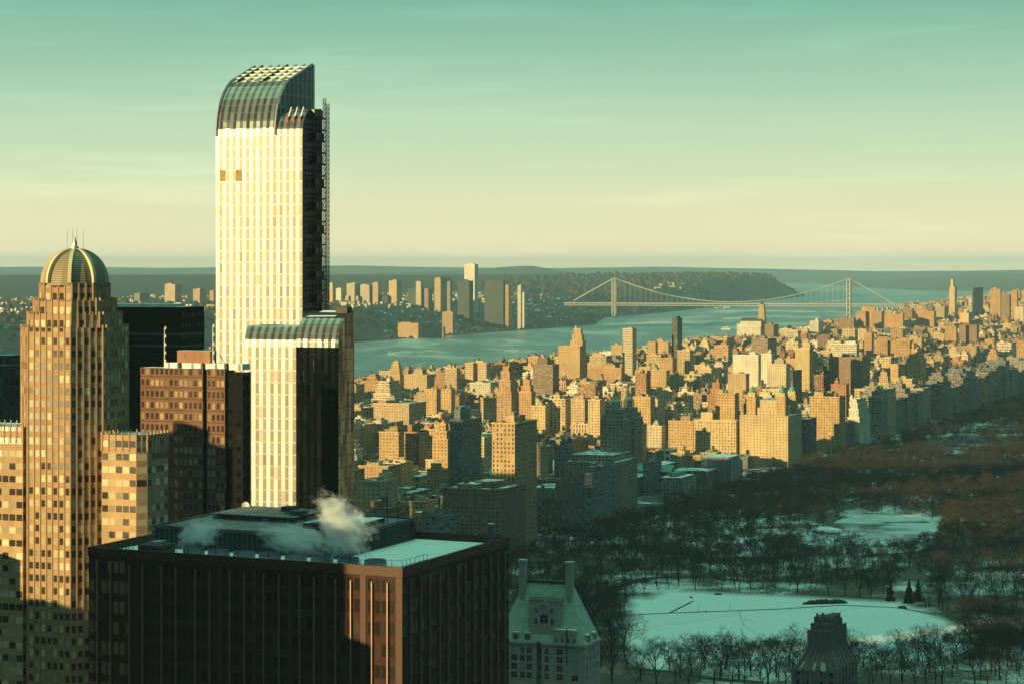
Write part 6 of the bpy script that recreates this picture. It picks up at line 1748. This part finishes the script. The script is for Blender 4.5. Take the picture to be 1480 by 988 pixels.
# ------------------------------------------------------------------ small things on the snow
def wid(px, py, z=24.7): return onz(px, py, z)
def person(px, py, label, col, stride, face_):
    x, y = wid(px, py); z = parkz(x, y) + .02
    me = bpy.data.meshes.new('person'); ca, sa = math.cos(face_), math.sin(face_)
    def q(s, f, h): return (s * ca - f * sa, s * sa + f * ca, h)
    J = [(q(0, 0, .95), .16), (q(0, .02, 1.2), .17), (q(0, .03, 1.42), .15), (q(0, .03, 1.52), .06), (q(0, .05, 1.62), .105), (q(0, .05, 1.74), .085),
         (q(.10, .0, .90), .10), (q(.11, stride * .5, .48), .07), (q(.11, stride * .35, .06), .05), (q(.11, stride * .35 + .14, .04), .045),
         (q(-.10, .0, .90), .10), (q(-.11, -stride * .4, .48), .07), (q(-.11, -stride, .07), .05), (q(-.11, -stride + .14, .04), .045),
         (q(.21, .02, 1.40), .075), (q(.27, -.06, 1.12), .06), (q(.26, .08, .88), .045), (q(-.21, .02, 1.40), .075), (q(-.27, .06, 1.12), .06), (q(-.26, .16, .9), .045)]
    E = [(0, 1), (1, 2), (2, 3), (3, 4), (4, 5), (0, 6), (6, 7), (7, 8), (8, 9), (0, 10), (10, 11), (11, 12), (12, 13), (2, 14), (14, 15), (15, 16), (2, 17), (17, 18), (18, 19)]
    me.from_pydata([j[0] for j in J], E, []); tmp = bpy.data.objects.new('person', me); COL.objects.link(tmp)
    md = tmp.modifiers.new('skin', 'SKIN'); sk = me.skin_vertices[0].data
    for i, j in enumerate(J): sk[i].radius = (j[1], j[1])
    sk[0].use_root = True
    tmp.modifiers.new('sub', 'SUBSURF').levels = 1
    dg = bpy.context.evaluated_depsgraph_get(); nm = bpy.data.meshes.new_from_object(tmp.evaluated_get(dg)); bpy.data.objects.remove(tmp)
    nm.name = 'person'; nm.materials.clear(); nm.materials.append(MAT[col]); nm.polygons.foreach_set('use_smooth', np.ones(len(nm.polygons), dtype=bool))
    nm.polygons.foreach_set('material_index', np.zeros(len(nm.polygons), dtype=np.int32))
    o = bpy.data.objects.new('person', nm); COL.objects.link(o); o.location = (x, y, z)
    tag(o, label, 'person', 'people walking on the snowy meadow')
plain('dark_coat', (.03, .03, .035), .8); plain('grey_coat', (.14, .13, .13), .8)
for px, py, lab, c, s, f in ((1020.6, 886, 'person in dark coat walking alone on the path left of the others', 'dark_coat', .28, .4), (1066, 887, 'person in dark coat on the path, left one of the pair', 'dark_coat', .2, 1.2), (1070.5, 886.5, 'person in grey coat on the path, right one of the pair', 'grey_coat', .22, 1.3),
                          (1077.5, 897, 'person in grey coat standing on the snow below the pair', 'grey_coat', .1, 2.0), (1071, 911, 'person in dark coat farthest out on the open snow', 'dark_coat', .3, 2.6)): person(px, py, lab, c, s, f)
for px, py, lab in ((1009.5, 886, 'thin lamp post by the meadow path, left one'), (1055, 885, 'thin lamp post by the meadow path, right one')):
    x, y = wid(px, py); z = parkz(x, y); e = empty('lamp_post', (x, y, z), lab, 'lamp post')
    m = MB(); m.tube((x, y, z - .1), (x, y, z + 4.2), .09, .07, 6, 'dark_metal'); m.build('pole', e)
    m = MB(); m.lathe((x, y), [(.1, z + 4.2), (.26, z + 4.5), (.22, z + 4.9), (0, z + 5.2)], 8, 'pale_metal'); m.build('lantern', e)
# clipped dark hedge and rock outcrops
def clump(name, px0, py0, px1, py1, h, dep, mat, label, cat, seed):
    r = random.Random(seed); a, b_ = wid(px0, py0), wid(px1, py1); L = math.dist(a, b_); tx, ty = (b_[0] - a[0]) / L, (b_[1] - a[1]) / L; nx_, ny_ = -ty, tx
    nl, ns = max(3, int(L / 1.2)), 7; z0 = parkz(*a) - .3; m = MB(); G = []
    for i in range(nl + 1):
        row = []
        for j in range(ns + 1):
            an = math.pi * j / ns; ex = abs(math.sin(math.pi * i / nl)) ** .35
            rr_ = r.uniform(.78, 1.15); row.append((a[0] + tx * L * i / nl - nx_ * math.cos(an) * dep / 2 * ex * rr_, a[1] + ty * L * i / nl - ny_ * math.cos(an) * dep / 2 * ex * rr_, z0 + math.sin(an) * h * ex * rr_))
        G.append(row)
    for i in range(nl):
        for j in range(ns): m.face([G[i][j], G[i + 1][j], G[i + 1][j + 1], G[i][j + 1]], mat)
    o = m.build(name, None, (*a, z0)); tag(o, label, cat)
plain('dark_hedge_leaves', (.03, .032, .026), .9, 0, .4, .8); plain('dark_rock', (.06, .06, .058), .85, 0, .4, .4)
clump('hedge', 1159, 875, 1226, 873, 3.4, 4, 'dark_hedge_leaves', 'long low dark hedge on the far edge of the meadow', 'hedge', 1)
clump('boulder', 996, 865, 1002, 865, 1.6, 3, 'dark_rock', 'small dark boulder on the snow near the left path', 'rock', 2)
clump('boulder', 1031, 861, 1045, 861, 1.5, 3, 'dark_rock', 'flat dark boulder among the trees behind the path', 'rock', 3)
clump('boulder', 1296, 880, 1312, 881, 2.2, 4, 'dark_rock', 'dark boulder below the pair of conifers', 'rock', 4)
clump('rock_outcrop', 1172, 768, 1216, 771, 3.0, 14, 'fresh_snow', 'snow-covered rock spit at the left end of the frozen lake', 'rock', 5)
x, y = wid(1176, 762); e = empty('lake_shelter', (x, y, 25), 'small snow-roofed shelter at the left end of the frozen lake', 'shelter'); m = MB()
for sx, sy in ((-3, -2), (3, -2), (3, 2), (-3, 2)): m.tube((x + sx, y + sy, 24.4), (x + sx, y + sy, 27.2), .2, .2, 5, 'dark_metal')
m.build('post', e); m = MB(); m.frustum([(x - 4, y - 3), (x + 4, y - 3), (x + 4, y + 3), (x - 4, y + 3)], 27.2, [(x - 1, y - .3), (x + 1, y - .3), (x + 1, y + .3), (x - 1, y + .3)], 29, 'fresh_snow', 'fresh_snow'); m.build('roof', e)

# ------------------------------------------------------------------ hillside houses and thickets across the river
hr = random.Random(12); one = MB(); cols_ = [CREAM, SAND, TAN, TAN, RUST, GREY, BROWN, GREY, PALE]
for k in range(3000):
    y = hr.uniform(6200, 11500); d = hr.choice([hr.uniform(30, 1000), hr.uniform(200, 4000)]); x = xs(SHORE_W, y) - d
    if not (-40 < pxof(x, y) < 900): continue
    if fbm(np.array(x), np.array(y), 420, 3, 60) < (.56 if d < 520 else .46): continue
    z = jz(x, y); w_, dd_, h = hr.uniform(5, 12), hr.uniform(5, 11), hr.choice([5, 6, 8, 10]); c = hr.choice(cols_)
    if hr.random() < .05: w_, dd_, h = w_ * 3, dd_ * 2, h * 1.6
    fp = [(x - C[0] * w_, y - C[1] * w_), (x, y), (x + A[0] * dd_, y + A[1] * dd_), (x - C[0] * w_ + A[0] * dd_, y - C[1] * w_ + A[1] * dd_)]
    one.prism(fp, z - 8, z + h, 'small_windows', None, c, 3.8); g = ((fp[0][0] + fp[2][0]) / 2, (fp[0][1] + fp[2][1]) / 2)
    top = [(g[0] + (p[0] - g[0]) * .25, g[1] + (p[1] - g[1]) * .25) for p in fp]; one.frustum(fp, z + h, top, z + h + 3, 'fresh_snow' if hr.random() < .35 else 'slate', 'slate')
for k in range(700):                                # the far uptown shore too
    y = hr.uniform(11000, 15500); x = xs(SHORE_E, y) + hr.uniform(40, 1600)
    if pxof(x, y) > 1500: continue
    z = lerp(3, zg(x, y), smooth(x - xs(SHORE_E, y), 20, 190)); w_, h = hr.uniform(10, 30), hr.choice([8, 12, 18, 22])
    one.prism([(x - w_, y), (x, y - 4), (x + 4, y + 12), (x - w_ + 4, y + 16)], z - 3, z + h, 'small_windows', 'fresh_snow', hr.choice(cols_), 3.8)
for k in range(60):                                 # pale institutions on the wooded cliff
    px, py = hr.gauss(1010, 26), hr.gauss(403, 2.2); y = hr.uniform(13000, 14500); x = (px - PX0) / F * y; z = jz(x, y); w_ = hr.uniform(10, 40)
    one.prism([(x - w_, y), (x, y), (x, y + 20), (x - w_, y + 20)], z - 6, z + hr.uniform(8, 14), 'small_windows', 'fresh_snow', hr.choice([PALE, CREAM]), 3.8)
o = one.build('hillside_houses', None, (-1000, 8000, 40)); tag(o, 'countless small houses scattered over the hills across the river', 'houses', kind='stuff')
# thickets: clumps of bare crowns over the hillside
Vs, Qs, off = [], [], 0
for k in range(5200):
    if k < 4200:
        y = hr.uniform(6200, 11600); d = hr.uniform(20, 1500) if hr.random() < .7 else hr.uniform(1000, 5000); x = xs(SHORE_W, y) - d
    else:
        y = hr.uniform(11500, 18500); d = hr.uniform(5, 1500); x = xs(SHORE_W, y) - d
    if not (-40 < pxof(x, y) < 1250): continue
    if fbm(np.array(x), np.array(y), 420, 3, 60) > .56 and hr.random() < .7: continue
    R = hr.uniform(6, 12) * (1 if y < 11600 else 1.9); z = jz(x, y)
    nr, nc = 4, 8; P_ = []
    for i in range(nr + 1):
        for j in range(nc):
            an = math.pi / 2 * i / nr; ph_ = 2 * math.pi * j / nc; q = hr.uniform(.75, 1.2)
            P_.append((x + R * math.cos(an) * math.cos(ph_) * q, y + R * math.cos(an) * math.sin(ph_) * q, z - 3 + R * 1.25 * math.sin(an) * q))
    Vs.append(np.array(P_)); Qs.append(np.array([[i * nc + j, i * nc + (j + 1) % nc, (i + 1) * nc + (j + 1) % nc, (i + 1) * nc + j] for i in range(nr) for j in range(nc)]) + off); off += len(P_)
mat_wood('thicket', (.030, .032, .026), (.075, .06, .042), (.05, .045, .035), .05)
o = bpy.data.objects.new('hillside_wood', mesh_from('hillside_wood', np.concatenate(Vs), np.concatenate(Qs), ['thicket'])); COL.objects.link(o)
tag(o, 'dark winter woods covering the hillside and the cliff across the river', 'wood', kind='stuff')

# ------------------------------------------------------------------ steam and air
def steam(name, c, size, dens, seed, label, tilt):
    m = bpy.data.materials.new(name); m.use_nodes = True; MAT[name] = m; nt = NT(m.node_tree); nt.n.clear()
    out = nt.node('ShaderNodeOutputMaterial'); v = nt.node('ShaderNodeVolumePrincipled'); nt.l.new(v.outputs[0], out.inputs['Volume'])
    v.inputs['Color'].default_value = (.95, .95, .95, 1); v.inputs['Anisotropy'].default_value = -.25
    tcn = nt.node('ShaderNodeTexCoord'); ob = tcn.outputs['Object']
    n_ = nt.noise(nt.mapping(ob, loc=(seed, 0, 0), scale=(2.0, 2.0, 2.0)), 1.5, 7.0, .68)
    ln = nt.node('ShaderNodeVectorMath', operation='LENGTH'); nt.l.new(ob, ln.inputs[0])
    fall = nt.m('SUBTRACT', 1.0, ln.outputs['Value'], clamp=True)
    d = nt.m('SUBTRACT', nt.m('ADD', nt.m('MULTIPLY', n_, 2.3), nt.m('MULTIPLY', fall, 1.0)), 1.50)
    nt.put(v.inputs['Density'], nt.m('MULTIPLY', nt.m('MULTIPLY', d, 3.0, clamp=True), dens))
    me = bpy.data.meshes.new('steam'); bm_v = []; nr, nc = 8, 14; fc = []
    for i in range(nr + 1):
        for j in range(nc):
            a = -math.pi / 2 + math.pi * i / nr; p = 2 * math.pi * j / nc; bm_v.append((math.cos(a) * math.cos(p), math.cos(a) * math.sin(p), math.sin(a)))
    for i in range(nr):
        for j in range(nc): fc.append((i * nc + j, i * nc + (j + 1) % nc, (i + 1) * nc + (j + 1) % nc, (i + 1) * nc + j))
    me.from_pydata(bm_v, [], fc); me.materials.append(m); o = bpy.data.objects.new('steam', me); COL.objects.link(o)
    o.location = c; o.scale = size; o.rotation_euler = tilt
    tag(o, label, 'steam', kind='stuff')
p = lp(T(0, .16), T(1, .16), 508)
steam('steam_bright', (p[0] - 1.5, p[1], ZR + 5.6), (8.5, 5.0, 7.0), .6, 2.0, 'bright sunlit steam billowing from the bronze tower roof', (0, math.radians(38), 0))
p = lp(T(0, .16), T(1, .16), 428); steam('steam_grey', (p[0], p[1], ZR + 3.0), (10, 4, 4.6), .42, 7.0, 'thin grey steam drifting over the cooling fans', (0, .2, 0))
p = lp(T(0, .16), T(1, .16), 288); steam('steam_thin', (p[0], p[1], ZR + 3.0), (7, 3.5, 4.4), .42, 11.0, 'thin warm steam over the leftmost cooling fans', (0, -.3, 0))
p = lp(T(0, .16), T(1, .16), 484); steam('steam_high', (p[0], p[1] + 1, ZR + 9.5), (6.5, 4, 3.6), .35, 4.4, 'pale thin steam trailing off above the bright plume', (0, .5, 0))

hz = bpy.data.materials.new('haze'); hz.use_nodes = True; MAT['haze'] = hz; nt = NT(hz.node_tree); nt.n.clear()
out = nt.node('ShaderNodeOutputMaterial'); v = nt.node('ShaderNodeVolumePrincipled'); nt.l.new(v.outputs[0], out.inputs['Volume'])
v.inputs['Color'].default_value = (.50, .80, .97, 1); v.inputs['Density'].default_value = 2.4e-5; v.inputs['Anisotropy'].default_value = 0.0
m = MB(); x0, x1, y0, y1 = -15500., 21500., -3200., 41500.
m.prism([(x0, y0), (x1, y0), (x1, y1), (x0, y1)], -4.0, 330.0, 'haze', 'haze', bottom=True)
o = m.build('haze', None, (0, 0, 0)); o['kind'] = 'stuff'; o['label'] = 'pale evening haze over the river and the far hills'; o['category'] = 'haze'
